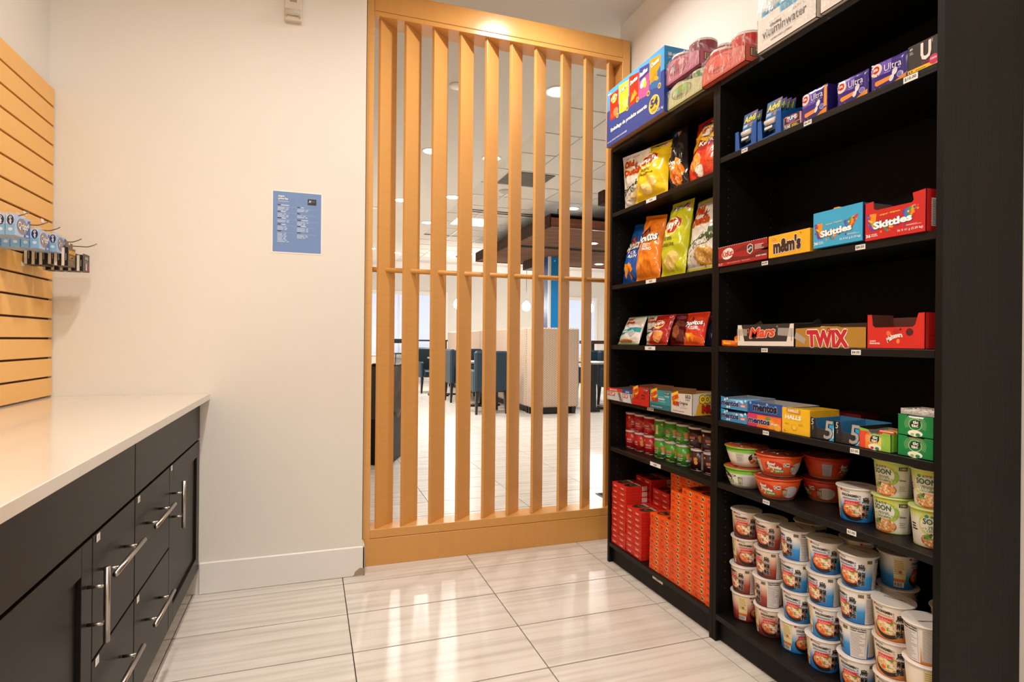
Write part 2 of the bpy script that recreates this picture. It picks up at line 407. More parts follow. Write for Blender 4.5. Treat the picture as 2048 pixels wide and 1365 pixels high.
# ================================================================== SLATTED SCREEN
scr = thing('slatted_screen', 'tall amber lacquered screen of ten angled vertical slats between shop and dining room', 'room divider', (.247, 2.873, 0))
def L(mb, x0, y0, z0, x1, y1, z1, mat, r=.0015): return mb.box(x0 - .247, y0 - 2.873, z0, x1 - .247, y1 - 2.873, z1, mat, r)
Y0, Y1 = 2.873, 2.992
obj('post', L(MB(), .247, Y0, .130, .281, Y1, 2.790, AMBER), scr); obj('post', L(MB(), 1.640, Y0, .130, 1.688, Y1, 2.790, AMBER), scr)
obj('top_beam', L(MB(), .281, Y0 - .002, 2.689, 1.640, Y1, 2.790, AMBERH), scr)
obj('top_rail', L(MB(), .281, Y0, 2.665, 1.640, Y1, 2.688, AMBERH), scr)
obj('bottom_rail', L(MB(), .281, Y0, .132, 1.640, Y1, .174, AMBERH), scr)
obj('kick_board', L(MB(), .249, Y0 - .002, .0, 1.686, Y1, .130, AMBERH), scr)
m = MB(); m.tube([(.281 - .247, .06, 1.442), (1.64 - .247, .06, 1.442)], .0125, AMBERH, 14); obj('cross_rod', m, scr)
sx = [.309, .433, .573, .711, .850, .985, 1.124, 1.277, 1.416, 1.558]
sm = MB(); sm.box(0, -.0075, 0, .122, .0075, 2.491, AMBER, .001); sme = sm.mesh('slat')
for k, x in enumerate(sx):
    s = obj('slat', sme, scr, (x - .247, .0225, .174), math.radians(43))

# ================================================================== SLATWALL
PL = M('amber_laminate', '#f4bb66', .36, var=.03, vscale=(12, 3, 40))
sw = thing('slatwall_panel', 'amber slatwall panel with dark grooves on the left wall above the counter', 'slatwall', (-.986, 2.0, .863))
m = MB(); m.box(.001, -2.6, .004, .006, .774, 1.218, DARKG); obj('backing_board', m, sw)
pm = MB(); pm.box(.006, -2.6, 0, .019, .775, .0685, PL, .0008); pme = pm.mesh('plank')
for k in range(16): obj('plank', pme, sw, (0, 0, .0763 * k))

# ================================================================== BASE CABINETS AND COUNTER
CAB = M('espresso_cabinet_paint', '#1b1714', .36, spec=.14, var=.06, vscale=(5, 5, 30), bump=.02, bscale=(200, 200, 60))
CABG = M('cabinet_gap', '#0c0a08', .7)
STEEL = M('brushed_steel', '#b7afa6', .28, metal=1, var=.1, vscale=(400, 20, 20))
STICK = M('paper_sticker', '#f4f1ec', .6, var=.03)
XF = -.441
def pull(parent, y, z, vert=False, ln=.24):
    m = MB(); h = ln / 2
    p = [(.036, 0, -h), (.036, 0, h)] if vert else [(.036, -h, 0), (.036, h, 0)]
    m.tube(p, .0062, STEEL, 14)
    for s in (-1, 1):
        q = s * (h - .045 if not vert else h - .04); a, b_ = ((0, 0, q), (.036, 0, q)) if vert else ((0, q, 0), (.036, q, 0))
        m.tube([a, b_], .0038, STEEL, 10)
    return obj('bar_handle', m, parent, (.001, y, z))
def sticker(parent, y, z, mk):
    m = MB(); m.box(0, -.011, -.0085, .0006, .011, .0085, STICK); a = Art(); a.text(mk, -2.5, -3.5, 2.5, 3.5, '#4b4642')
    a.to(m, lambda u, v, l=0: (.0006 + l, u / 1000, v / 1000)); obj('paper_sticker', m, parent, (.001, y, z))
def slab(y0, y1, z0, z1, name='drawer_front'): m = MB(); m.box(-.018, y0, z0, 0, y1, z1, CAB, .0012); return m
def shaker(y0, y1, z0, z1, r=.062):
    m = MB(); m.box(-.018, y0, z0, 0, y0 + r, z1, CAB, .0012); m.box(-.018, y1 - r, z0, 0, y1, z1, CAB, .0012)
    m.box(-.018, y0 + r, z0, 0, y1 - r, z0 + r, CAB, .0012); m.box(-.018, y0 + r, z1 - r, 0, y1 - r, z1, CAB, .0012)
    m.box(-.016, y0 + r - .002, z0 + r - .002, -.009, y1 - r + .002, z1 - r + .002, CAB); return m
def base_cab(ya, yb, drawers, door, label, hy):
    c = thing('base_cabinet', label, 'cabinet', (XF, 0, 0))
    m = MB(); m.box(-.543, ya, .11, -.0185, yb, .8305, CABG); m.box(-.544, ya + .003, .0, -.06, yb - .003, .11, M('toe_kick', '#8d857c', .5, var=.05)); obj('body', m, c)
    obj('false_front', slab(ya + .0015, yb - .0015, .668, .812), c)
    d = obj('door', shaker(door[0], door[1], .112, .660), c); pull(d, hy, .525, True, .16)
    if drawers[0] > door[0]: pass
    return c
c1 = base_cab(1.806, 2.776, (1.81,), (2.215, 2.774), 'espresso base cabinet with two drawers and a door, at the wall end of the run', 2.245)
c2 = base_cab(.83, 1.804, (1.49,), (.834, 1.483), 'espresso base cabinet nearest the camera, with door left of its two drawers', 1.45)
for c, ya, yb, hy, hz in ((c1, 1.8095, 2.2115, 1.988, .563), (c2, 1.4865, 1.8035, 1.626, .567)):
    for z0, z1, hz_ in ((.392, .660, hz), (.112, .386, hz - .277)):
        d = obj('drawer', slab(ya, yb, z0, z1), c); pull(d, hy, hz_)
        sticker(d, ya + .030, z1 - .010, '2' if c is c2 else '4')
sticker(c1.children[2], 2.238, .652, '5')
QZ = M('quartz_top', '#ddd4c8', .12, hex2='#cdc0b1', vscale=(1.2, .5, 1), det=6, coat=.3)
for n in QZ.node_tree.nodes:
    if n.type == 'MAP_RANGE': n.inputs[1].default_value = .6; n.inputs[2].default_value = .9
m = MB(); m.box(-.986, -1.2, .831, -.404, YB - .0005, .857, QZ, .0015)
tag(obj('countertop', m), 'pale quartz countertop running along the left wall over the dark cabinets', 'countertop')

# ================================================================== BOOKCASES
WOOD = M('black_brown_veneer', '#080706', .5, spec=.2, hex2='#110e0c', vscale=(14, 14, 2.2), det=6, bump=.25, bscale=(160, 160, 6))
WOODH = M('black_brown_veneer_shelf', '#080706', .45, spec=.28, hex2='#120f0d', vscale=(14, 2.2, 14), det=6, bump=.25, bscale=(160, 6, 160))
BACK = M('black_back_board', '#060504', .7, spec=.15, var=.1)
PINC = M('shelf_pin_hole', '#5a5048', .5)
XS, XB = 1.412, 1.70
def label_art(t): a = Art(); return a
def price(parent, yl, w, h, t, z, yoff):
    m = MB(); m.box(-.0006, -w, -h / 2, 0, 0, h / 2, STICK); a = Art(); tw = w * 1000; th = h * 1000
    if w > .05: a.text(t, tw * .36, -th * .28, tw * .64, th * .26, '#3c3935', bold=.02)
    else: a.text(t, tw * .1, -th * .3, tw * .9, th * .3, '#2c2a28', bold=.01)
    a.to(m, lambda u, v, l=0: (-.0006 - l, -u / 1000, v / 1000)); obj('price_sticker', m, parent, (-.0006, yl - yoff, z))
def bookcase(y1, y0, shelves, label, prices):
    c = thing('bookcase', label, 'bookcase', (XS, (y0 + y1) / 2, 0)); yo = (y0 + y1) / 2; D = XB - XS
    a, b_ = y0 - yo, y1 - yo
    obj('side_panel', MB().box(0, b_ - .018, 0, D, b_, 2.057, WOOD, .001), c)
    obj('side_panel', MB().box(0, a, 0, D, a + .018, 2.057, WOOD, .001), c)
    obj('top_panel', MB().box(.001, a + .018, 2.036, D, b_ - .018, 2.0565, WOODH, .001), c)
    obj('back_panel', MB().box(D - .008, a + .018, .08, D - .001, b_ - .018, 2.036, BACK), c)
    pl = obj('plinth', MB().box(.018, a + .018, .006, .034, b_ - .018, .0805, WOOD, .001), c)
    h = MB()
    for yy, sg in ((b_ - .018, -1), (a + .018, 1)):
        for xx in (.04, .235):
            for k in range(54):
                z = .19 + k * .032
                h.add([(xx + .0022 * cos(q * pi / 3), yy + sg * .0003, z + .0022 * sin(q * pi / 3)) for q in range(6)], [(0, 1, 2, 3, 4, 5)], PINC)
    obj('pin_hole', h, c, kind='stuff')
    sh = []
    for zt in shelves: sh.append(obj('shelf', MB().box(.002 if zt > .15 else .0, a + .0185, -.020, D - .009, b_ - .0185, 0, WOODH, .001), c, (0, 0, zt)))
    for si, yl, w, hh, t in prices:
        if si >= 0: price(sh[si], yl, w, hh, t, -.0105, yo); sh[si].children[-1].location.x = .0012
        else: price(pl, yl, w, hh, t, .068, yo); pl.children[-1].location.x = .0172
    return c
SA = [1.733, 1.374, 1.079, .811, .575, .101]
SB = [1.772, 1.369, 1.082, .811, .585, .101]
bookcase(2.583, 1.7815, SA, 'black-brown bookcase at the screen end, holding chips, canned chips and laundry boxes', [(0, 2.256, .079, .0165, '$5.50'), (1, 2.253, .08, .0165, '$6.50'), (2, 2.255, .081, .0165, '$2.50'), (3, 2.232, .05, .013, '$3.00'), (4, 2.205, .08, .0165, '$3.00'), (-1, 2.203, .078, .0165, '$2.00')])
bookcase(1.7805, .963, SB, 'black-brown bookcase nearest the camera, holding candy, noodle bowls and noodle cups', [(0, 1.649, .029, .0135, '$6.00'), (0, 1.379, .029, .0135, '$6.00'), (0, 1.065, .037, .0155, '$10.00'),
    (1, 1.549, .028, .0125, '$4.00'), (1, 1.198, .030, .0135, '$4.00'), (2, 1.547, .028, .0125, '$4.00'), (2, 1.208, .029, .0135, '$4.00'), (3, 1.537, .026, .013, '$3.00'), (3, 1.209, .028, .0135, '$3.00'), (4, 1.534, .029, .013, '$4.00'), (4, 1.217, .029, .0135, '$3.00')])

# ================================================================== NOTICE AND WALL DEVICE
a = Art(); a.rect(5, 5, 208, 274, '#6f8fc4', .6)
a.text('mart', 27, 249, 52, 257, '#f4f4f6', bold=.045); a.text('price list', 27, 236, 68, 247, '#f4f4f6', bold=.045)
a.lines(27, 229, 72, 233.5, 2, '#c9d6ea', .5, ragged=.05)
a.rect(150, 222, 187, 249, '#14161c', 1); a.text('H', 155, 232, 165, 244, '#f4f4f6', bold=.02, shear=.25); a.text('Holiday Inn', 167, 238, 184, 242, '#8fa2bd'); a.text('Express', 167, 233.5, 180, 237, '#8fa2bd')
def sect(x, y, n, hd, sub, seed):
    a.rect(x, y, x + hd, y + 4.2, '#22304e', 1); rn = random.Random(seed)
    if sub: a.rect(x + hd + 3, y + .4, x + hd + 3 + sub, y + 3.4, '#e2e8f3', 1)
    a.rect(x, y - 4.2, x + 80, y - 3.4, '#a9bbdd', 1)
    for k in range(n):
        w_ = 18 + 16 * rn.random(); a.rect(x, y - 10 - 6.0 * k, x + w_, y - 7.4 - 6.0 * k, '#cdd8ec', 1); a.rect(x + w_ + 5, y - 10 - 6.0 * k, x + w_ + 15, y - 7.4 - 6.0 * k, '#cdd8ec', 1)
for i, (y, n, h_, s_) in enumerate(((212, 3, 12, 33), (183, 3, 12, 18), (154, 2, 15, 17), (126, 3, 14, 17), (96, 7, 16, 0))): sect(24, y, n, h_, s_, i)
for i, (y, n, h_, s_) in enumerate(((206, 2, 12, 12), (178, 2, 12, 0), (149, 3, 16, 27), (122, 3, 14, 21), (92, 3, 16, 0))): sect(106, y, n, h_, s_, 20 + i)
m = MB(); m.box(0, 0, 0, .213, .0006, .279, STICK); a.to(m, lambda u, v, l=0: (u / 1000, -l, v / 1000))
put(m, 'price_list_notice', 'blue and white printed price list taped to the cream wall', 'notice', (-.166, YB - .0012, 1.4775))
m = MB(); DV = M('beige_plastic', '#d8cbbb', .4, var=.03); CL = M('clear_cover_plastic', '#cfc6bb', .12, coat=.5, var=.05)
dev = thing('wall_sensor', 'cream plastic wall sensor high up on the cream wall left of the screen', 'sensor', (-.121, YB, 2.507))
obj('housing', MB().box(0, -.026, 0, .073, -.0005, .15, DV, .004), dev)
a = Art(); a.rect(22, 82, 52, 97, '#9c8f80', 1); a.poly([(31, 104), (35, 112), (39, 104)], '#3a2a22', 1); a.rect(42, 103, 46, 113, '#c9684a', 1)
m = MB(); a.to(m, lambda u, v, l=0: (u / 1000, -.0265 - l, v / 1000)); obj('faceplate_marks', m, dev)
m = MB(); m.tube([(.004, -.034, .033), (.069, -.034, .033)], .0125, CL, 16); m.box(.002, -.036, .018, .012, -.024, .05, DV, .002); m.box(.061, -.036, .018, .071, -.024, .05, DV, .002); obj('clear_cover', m, dev)
m = MB()
for q in (.010, .063): m.lathe([(.0016, -.0275), (.0016, -.026)], M('screw_dark', '#6d6258', .5), 8, axis='y', org=(q, 0, .012))
obj('screw', m, dev)

# ================================================================== PACKAGED GOODS: TRAYS AND CARTONS ON THE NEAR BOOKCASE
def candy_bits(a, x0, y0, x1, y1, n, seed, r=3.0):
    rn = random.Random(seed); c = ['#e23b2e', '#f6c21c', '#3f9c3a', '#f28a1c', '#6d3b96', '#2f6cc0']
    for k in range(n): a.ell(x0 + (x1 - x0) * rn.random(), y0 + (y1 - y0) * rn.random(), r, r, rn.choice(c), 2 + k * .06, 10)
def skittles(w, base, flav, out):
    a = Art()
    if base == '#c8201f': pts = [(5, 50), (30, 50), (40, 62), (70, 63), (104, 66), (150, 74), (120, 42), (95, 22), (60, 18), (30, 25)]
    a.poly([(4, 70), (26, 72), (24, 40), (34, 24), (16, 26)], '#6d3b96', 1); a.poly([(14, 71), (34, 70), (32, 48), (30, 30), (22, 34)], '#f2921c', 1.3)
    a.poly([(104, 64), (148, 74), (128, 36), (110, 44)], '#6d3b96', 1); a.poly([(112, 66), (122, 69), (118, 40), (108, 42)], '#3a78c8', 1.2)
    a.poly([(122, 69), (132, 71), (124, 38), (117, 40)], '#3f9c3a', 1.3); a.poly([(130, 71), (142, 73), (128, 40), (123, 40)], '#f2921c', 1.4); a.poly([(140, 73), (152, 76), (133, 42), (128, 40)], out, 1.5)
    candy_bits(a, 8, 42, 26, 68, 9, 1); candy_bits(a, 118, 52, 146, 70, 7, 2); candy_bits(a, 42, 20, 118, 31, 11, 3, 3.3)
    a.text('Skittles', 25, 31, 131, 51, '#ffffff', bold=.06, rot=.06, z=6, out='#7d1a14' if out != '#c8201f' else '#0b5c86', ow=.05)
    a.text(flav, 44, 62, 100, 67, '#f8d92c', bold=.02, shear=.2, rot=.04)
    a.text('36', 4, 9, 18, 18, '#f4f4f4', bold=.03); a.text('PACKS', 20, 14, 36, 17.5, '#f4f4f4', bold=.02); a.text('PAQUETS', 20, 9.5, 38, 13, '#f4f4f4', bold=.02)
    a.text('36 X 61 g (2.20 kg)', 92, 10, 158, 17, '#f4f4f4', bold=.01); a.lines(112, 23, 156, 27, 2, '#f0d8d4', .4)
    return a
side = Art(); side.rect(18, 15, 52, 84, '#f2efe9', 1); side.lines(21, 18, 49, 82, 16, '#55504c', .35, ragged=.1)
m = tray(165, 105, [(0, 0), (165, 0), (165, 105), (131, 102), (134, 84), (129, 79), (36, 79), (26, 83), (25, 104), (0, 102)], [(0, 0), (105, 0), (105, 106), (40, 106), (0, 105)],
         [(0, 0), (165, 0), (165, 96), (0, 88)], '#c8201f', '#6e4a34', skittles(165, '#c8201f', 'Original · Originaux', '#c8201f'), side)
put(m, 'candy_display_box', 'red cut-front candy carton at the right end of its shelf', 'candy box', (1.408, 1.166, 1.369), group='candy cartons')
m = carton(163, 104, 110, '#39a9d8', skittles(163, '#39a9d8', 'Tropical · Tropicaux', '#d8321f'), sidecol='#1c3f86')
put(m, 'candy_display_box', 'sky blue candy carton beside the red one', 'candy box', (1.408, 1.336, 1.3755), group='candy cartons')
rn = random.Random(4); m = MB()
for k in range(4):
    c = rn.choice(['#3f9c3a', '#f2921c', '#e9ddd0', '#d24a3c'])
    m.box(.012 + .02 * k, -.052 - .014 * k, .0, .03 + .02 * k, -.03 - .012 * k, .012, ink(c, .3), .003)
put(m, 'candy_packet', 'bright candy packet ends poking out of the top of the sky blue carton', 'candy', (1.425, 1.325, 1.4796), group='loose candy packets')
# yellow M&M's
a = Art(); a.text("m&m's", 21, 11, 134, 60, '#3d1f12', bold=.075, z=7, out='#f4ece0', ow=.05, rot=.03); a.ell(24, 58, 10, 4.6, '#e9822a', 2); a.text('Peanut', 17, 56, 31, 60, '#f8e6b8', bold=.02)
a.text('™', 128, 60, 135, 64, '#3d1f12')
m = carton(166, 71, 95, '#f2b21c', a, sidecol='#d99512'); o = put(m, 'candy_display_box', "yellow candy carton with big brown lettering", 'candy box', (1.408, 1.514, 1.3705), group='candy cartons')
# kit kat
a = Art(); a.poly([(2, 14), (245, 14), (245, 40), (150, 22), (60, 30), (2, 30)], '#6f1210', .8); a.poly([(80, 44), (125, 60), (150, 60), (245, 52), (245, 30), (130, 44)], '#7d1613', .8)
a.ell(52, 43, 31, 20, '#f6efe9', 2, rot=.12); a.text('KitKat', 25, 33, 80, 54, '#c21d1c', bold=.025, rot=.07, z=6)
a.poly([(150, 56), (164, 63), (178, 56), (178, 36), (164, 26), (150, 36)], '#d9d6d3', 2); a.poly([(153, 54), (164, 60), (175, 54), (175, 38), (164, 30), (153, 38)], '#26262a', 2.4); a.text('NHL', 154, 42, 174, 50, '#e9e9ec', bold=.03, rot=.5, z=6)
candy_bits(a, 100, 52, 240, 64, 0, 1); a.lines(186, 40, 230, 58, 4, '#eadbd6', .4); a.text('48 x 45 g', 4, 8, 28, 12, '#f4e9e4', bold=.02); a.rect(4, 5, 24, 6.5, '#e9c9c4', 2)
a.text('Have a candy, have a bite  ·  Cassez la pause', 52, 7, 165, 11.5, '#f0dcd6'); a.text('48 BARS / BARRES', 192, 14, 240, 19, '#f4e9e4', bold=.03)
m = tray(245, 100, [(0, 0), (245, 0), (245, 70), (0, 70)], [(0, 0), (100, 0), (100, 64), (0, 70)], [(0, 0), (245, 0), (245, 64), (0, 64)], '#a51a1b', '#5a3a2a', a)
for k in range(26): m.box(-.0008, -.001 - .0094 * k - .004, .0695, .001, -.001 - .0094 * k, .0712, ink('#e9ddd4', .6))
put(m, 'candy_display_box', 'low dark red candy carton at the left end of its shelf', 'candy box', (1.408, 1.762, 1.3705), group='candy cartons')
# mars
a = Art(); a.poly([(1, 3), (251, 3), (251, 74), (236, 74), (222, 18), (34, 18), (20, 74), (1, 74)], '#e6dcd4', 1)
a.text('Mars', 58, 30, 176, 66, '#e04a2c', bold=.055, shear=.25, rot=.05, z=7, out='#f4ead8', ow=.05); a.ring(52, 54, 7, 8, 3, '#e04a2c', 3); a.text('™', 180, 64, 186, 68, '#e6dcd4')
a.rect(8, 20, 12, 56, '#b58a6a', 2); a.rect(240, 20, 244, 58, '#b58a6a', 2)
m = tray(252, 110, [(0, 0), (252, 0), (252, 74), (0, 75)], [(0, 0), (110, 0), (110, 80), (100, 92), (70, 76), (0, 74)], [(0, 0), (252, 0), (252, 80), (0, 80)], '#2c2723', '#4a3527', a)
tpm = M('clear_tape', '#cfc8c0', .08, spec=1, alpha=.35)
m.plate([(186, 38), (250, 34), (251, 60), (187, 62)], lambda u, v, l=0: FM(u, v, l + .0012), .0002, tpm); m.plate([(-1, 40), (48, 36), (47, 60), (-1, 62)], lambda u, v, l=0: FM(u, v, l + .0012), .0002, tpm)
put(m, 'candy_display_box', 'black and white candy carton patched with clear tape', 'candy box', (1.418, 1.667, 1.0825), group='candy cartons')
# twix
a = Art(); a.text('TWIX', 46, 3, 188, 50, '#c21f2c', bold=.07, shear=-.08, z=7, out='#f3e6da', ow=.06); a.ring(124, 53, 5.5, 5.5, 3, '#c21f2c', 7.5)
m = tray(244, 105, [(0, 0), (244, 0), (244, 58), (160, 59), (150, 62), (70, 60), (0, 58)], [(0, 0), (105, 0), (105, 74), (0, 58)], [(0, 0), (244, 0), (244, 74), (0, 74)], '#b0802c', '#3a2618', a)
m.plate([(-2, 28), (38, 10), (42, 26), (4, 48)], lambda u, v, l=0: FM(u, v, l + .0012), .0002, tpm)
m.box(.02, -.09, .0, .09, -.07, .064, ink('#c98f4a', .3), .004)
put(m, 'candy_display_box', 'gold candy carton with red lettering at the middle of its shelf', 'candy box', (1.418, 1.4105, 1.0825), group='candy cartons')
# maltesers
a = Art(); a.text('Maltesers', 56, 24, 100, 38, '#f4eee8', bold=.05, rot=.35, arc=5); a.ell(118, 43, 9.5, 9.5, '#4a1712', 2); a.ell(94, 50, 3, 3, '#4a1712', 2); a.ell(96, 36, 2.6, 2.6, '#4a1712', 2); a.ell(88, 20, 4.5, 6, '#e88a3c', 2); a.ell(62, 40, 6, 7, '#e8703c', 2, rot=.5); a.ell(82, 45, 8, 8, '#b3231d', 1.5)
a.text('CANDY', 9, 18, 27, 22, '#f4eee8', bold=.03); a.text('FRIANDISE', 9, 12, 38, 16, '#f4eee8', bold=.03)
sd = Art(); sd.text('CANDY', 34, 44, 62, 49, '#f4eee8', bold=.03); sd.text('FRIANDISE', 34, 36, 72, 41, '#f4eee8', bold=.03); sd.text('210 g', 40, 8, 60, 11, '#f4eee8'); sd.rect(6, 30, 7, 90, '#8e1512', 1); sd.poly([(12, 34), (78, 34), (78, 35.2), (12, 35.2)], '#8e1512', 1)
m = tray(157, 95, [(0, 0), (157, 0), (157, 91), (140, 90), (132, 62), (126, 56), (24, 56), (17, 61), (14, 90), (0, 90)], [(0, 0), (95, 0), (95, 91), (0, 91)], [(0, 0), (157, 0), (157, 84), (0, 84)], '#d3261f', '#5c2e22', a, sd)
put(m, 'candy_display_box', 'bright red candy carton with a notched front, right end of its shelf', 'candy box', (1.418, 1.165, 1.0825), group='candy cartons')
# orange wrappers
def wrapper(w, h, t, c, ar=None):
    m = MB(); cm = ink(c, .25)
    def fn(u, v):
        e = max(0, 1 - abs(2 * u - 1) ** 6) ** .5 * max(0, 1 - abs(2 * v - 1) ** 4) ** .5
        return (u, v, e)
    for s in (1, -1): m.grid(14, 8, lambda u, v: (-s * fn(u, v)[2] * t / 2 / 1000 + .0012 * noise.noise(Vector((u * 5, v * 5, s))), -u * w / 1000, v * h / 1000 + .0012 * noise.noise(Vector((u * 7, s, v)))), cm)
    if ar: ar.to(m, lambda u, v, l=0: (-(fn(u / w, v / h)[2] * t / 2 + .6) / 1000 - l, -u / 1000, v / 1000), maxlen=6)
    return m
a = Art(); a.text("Reese's", 16, 8, 50, 18, '#f6d23a', bold=.06, shear=.15, z=3)
wm = wrapper(78, 22, 16, '#ef6a1c', a).mesh('wrapper')
o = put(wm, 'candy_wrapper', 'orange peanut butter candy packet lying flat left of the black and white carton', 'candy', (1.424, 1.756, 1.0835), .1, 'loose candy packets', 0, .0); o.rotation_euler = (math.radians(3), 0, .1)
o = put(wm, 'candy_wrapper', 'orange peanut butter candy packet standing on edge behind the flat one', 'candy', (1.455, 1.722, 1.0835), -.25, 'loose candy packets'); o.scale = (1, .8, 1.7)

# ---- mints, gum, lozenges
def mentos(w, fruit=False):
    a = Art()
    if fruit:
        a.rect(1, 1, w * .3, 41, '#d8346a', .8); a.rect(w * .3, 1, w - 1, 41, '#f0782a', .9); a.ell(w * .72, 16, 17, 15, '#f6a02c', 1.2); a.ell(w * .9, 10, 14, 12, '#f2b43a', 1.3); a.ell(w * .62, 34, 12, 6, '#5a9a3a', 1.3)
        a.text('fruit', w * .72, 15, w * .9, 23, '#f4f6ea', bold=.04, shear=.2)
    else:
        for k in range(12): rn = random.Random(k); a.ell(6 + (w - 12) * rn.random(), 4 + 34 * rn.random(), 4.5, 4.5, '#d8ecf8', 1 + k * .03, 12)
        a.poly([(w * .74, 12), (w - 6, 14), (w - 6, 24), (w * .74, 22)], '#d8564a', 2); a.text('mint', w * .77, 14, w - 12, 22, '#f4f0ea', bold=.03)
    a.text('mentos', 6, 13, w * .68, 29, '#16255e', bold=.06, z=6, out='#f4f8fb' if fruit else '#cfe6f6', ow=.045)
    return a
mt = tray(139, 120, [(0, 0), (139, 0), (139, 36), (118, 37), (110, 30), (34, 31), (24, 41), (0, 44)], [(0, 0), (120, 0), (120, 43), (0, 38)], [(0, 0), (139, 0), (139, 44), (0, 44)], '#3a9ad8', '#8a8f98', mentos(139))
for k in range(6):
    for r in (0, 1): mt.tube([(.004 + .019 * k + .009, -.004, .010 + r * .0175), (.004 + .019 * k + .009, -.135, .010 + r * .0175)], .0083, ink('#7fb8e0', .3), 8)
mtm = mt.mesh('mint_box')
put(mtm, 'mint_roll_box', 'light blue mint roll box at the bottom of the left pair', 'mint box', (1.425, 1.761, .8115), group='mint roll boxes')
put(mtm, 'mint_roll_box', 'light blue mint roll box resting on the lower light blue one', 'mint box', (1.425, 1.761, .8565), group='mint roll boxes')
a = mentos(151, True); tpa = Art(); tpa.text('mentos', 20, 30, 120, 60, '#16255e', bold=.06, z=3, out='#f4f8fb'); tpa.rect(100, 2, 149, 90, '#f0782a', .6)
m = carton(151, 44, 118, '#c92f5f', a, top=tpa); put(m, 'mint_roll_box', 'pink and orange fruit mint roll box', 'mint box', (1.425, 1.622, .8115), group='mint roll boxes')
a = Art(); a.rect(1, 1, 150, 40, '#1d4f9a', .8); a.text('mentos', 22, 9, 128, 32, '#10183c', bold=.07, z=6, out='#b9d2ec', ow=.035)
for k in range(4): a.ell(8 + 38 * k, 34 - 6 * (k % 2), 5, 5, '#7fb4e4', 1.4, 12)
m = tray(190, 112, [(0, 0), (190, 0), (190, 36), (0, 38)], [(0, 0), (112, 0), (112, 40), (0, 36)], [(0, 0), (190, 0), (190, 40), (0, 40)], '#1d4f9a', '#a9a6a2', a)
put(m, 'mint_roll_box', 'dark blue mint roll box lying across the fruit one', 'mint box', (1.428, 1.620, .8565), group='mint roll boxes')
a = Art(); a.poly([(18, 80), (74, 78), (74, 66), (70, 62), (22, 64), (18, 68)], '#c98e14', 1); a.rect(23, 66, 68, 77, '#e9b53a', 1.3); a.text('HALLS', 26, 68, 66, 77, '#f8f2e0', bold=.04, shear=.1)
a.text('HALLS', 13, 45, 78, 59, '#fbf6ea', bold=.07, shear=.06, z=5); a.ell(50, 20, 12, 10, '#d99a1c', 1); a.ell(50, 21, 8, 7, '#f2c84a', 1.3); a.lines(12, 28, 32, 34, 2, '#c08a1a', .4); a.lines(66, 28, 88, 36, 3, '#c08a1a', .4); a.poly([(6, 4), (18, 4), (12, 14)], '#c98e14', 1)
m = carton(109, 80, 118, '#f0bb1d', a, sidecol='#dba516')
tp = Art()
for k in range(9): tp.rect(3, 10 + 12 * k, 106, 17 + 12 * k, '#d8a41a', .7)
tp.to(m, TMAP(80)); put(m, 'lozenge_box', 'bright yellow lozenge carton beside the mint rolls', 'lozenge box', (1.425, 1.468, .8115), group='cough drop boxes')
a = Art(); a.text('HALLS', 20, 48, 80, 62, '#8a2a24', bold=.05)
m = carton(100, 70, 80, '#5c0f10', a); put(m, 'lozenge_box', 'dark maroon lozenge carton in shadow behind the gum boxes', 'lozenge box', (1.56, 1.40, .8115), group='cough drop boxes')
def five(w):
    a = Art(); a.rect(w * .80, 1, w - .5, 56, '#2aa2e0', .9); a.poly([(w * .85, 1), (w - .5, 12), (w - .5, 44)], '#c9ecfa', 1.2)
    a.text('5', w * .58, 4, w * .97, 58, '#a7a9ab', bold=.01, shear=.12, z=6, out='#2c2c2e', ow=.03)
    a.text('5', 3, 40, 12, 58, '#c9cbcd', bold=.01, shear=.1); a.rect(8, 26, 10, 38, '#8d9094', 2)
    return a
fm = tray(83, 118, [(0, 0), (83, 0), (83, 58), (62, 58), (56, 31), (24, 33), (18, 60), (0, 62)], [(0, 0), (118, 0), (118, 60), (0, 58)], [(0, 0), (83, 0), (83, 62), (0, 62)], '#1c1b1c', '#2a6f9c', five(83))
for k in range(24): fm.box(-.0002, -.0005 - .0034 * k - .0016, .002, .0001, -.0005 - .0034 * k, .032 if k > 6 and k < 18 else .002, ink('#3a3836', .4))
fmm = fm.mesh('gum_box')
put(fmm, 'gum_box', 'black and blue cut-front gum carton marked 5, left of the pair', 'gum box', (1.428, 1.3585, .8115), group='gum cartons marked 5')
put(fmm, 'gum_box', 'black and blue cut-front gum carton marked 5, right of the pair', 'gum box', (1.430, 1.2745, .8115), group='gum cartons marked 5')
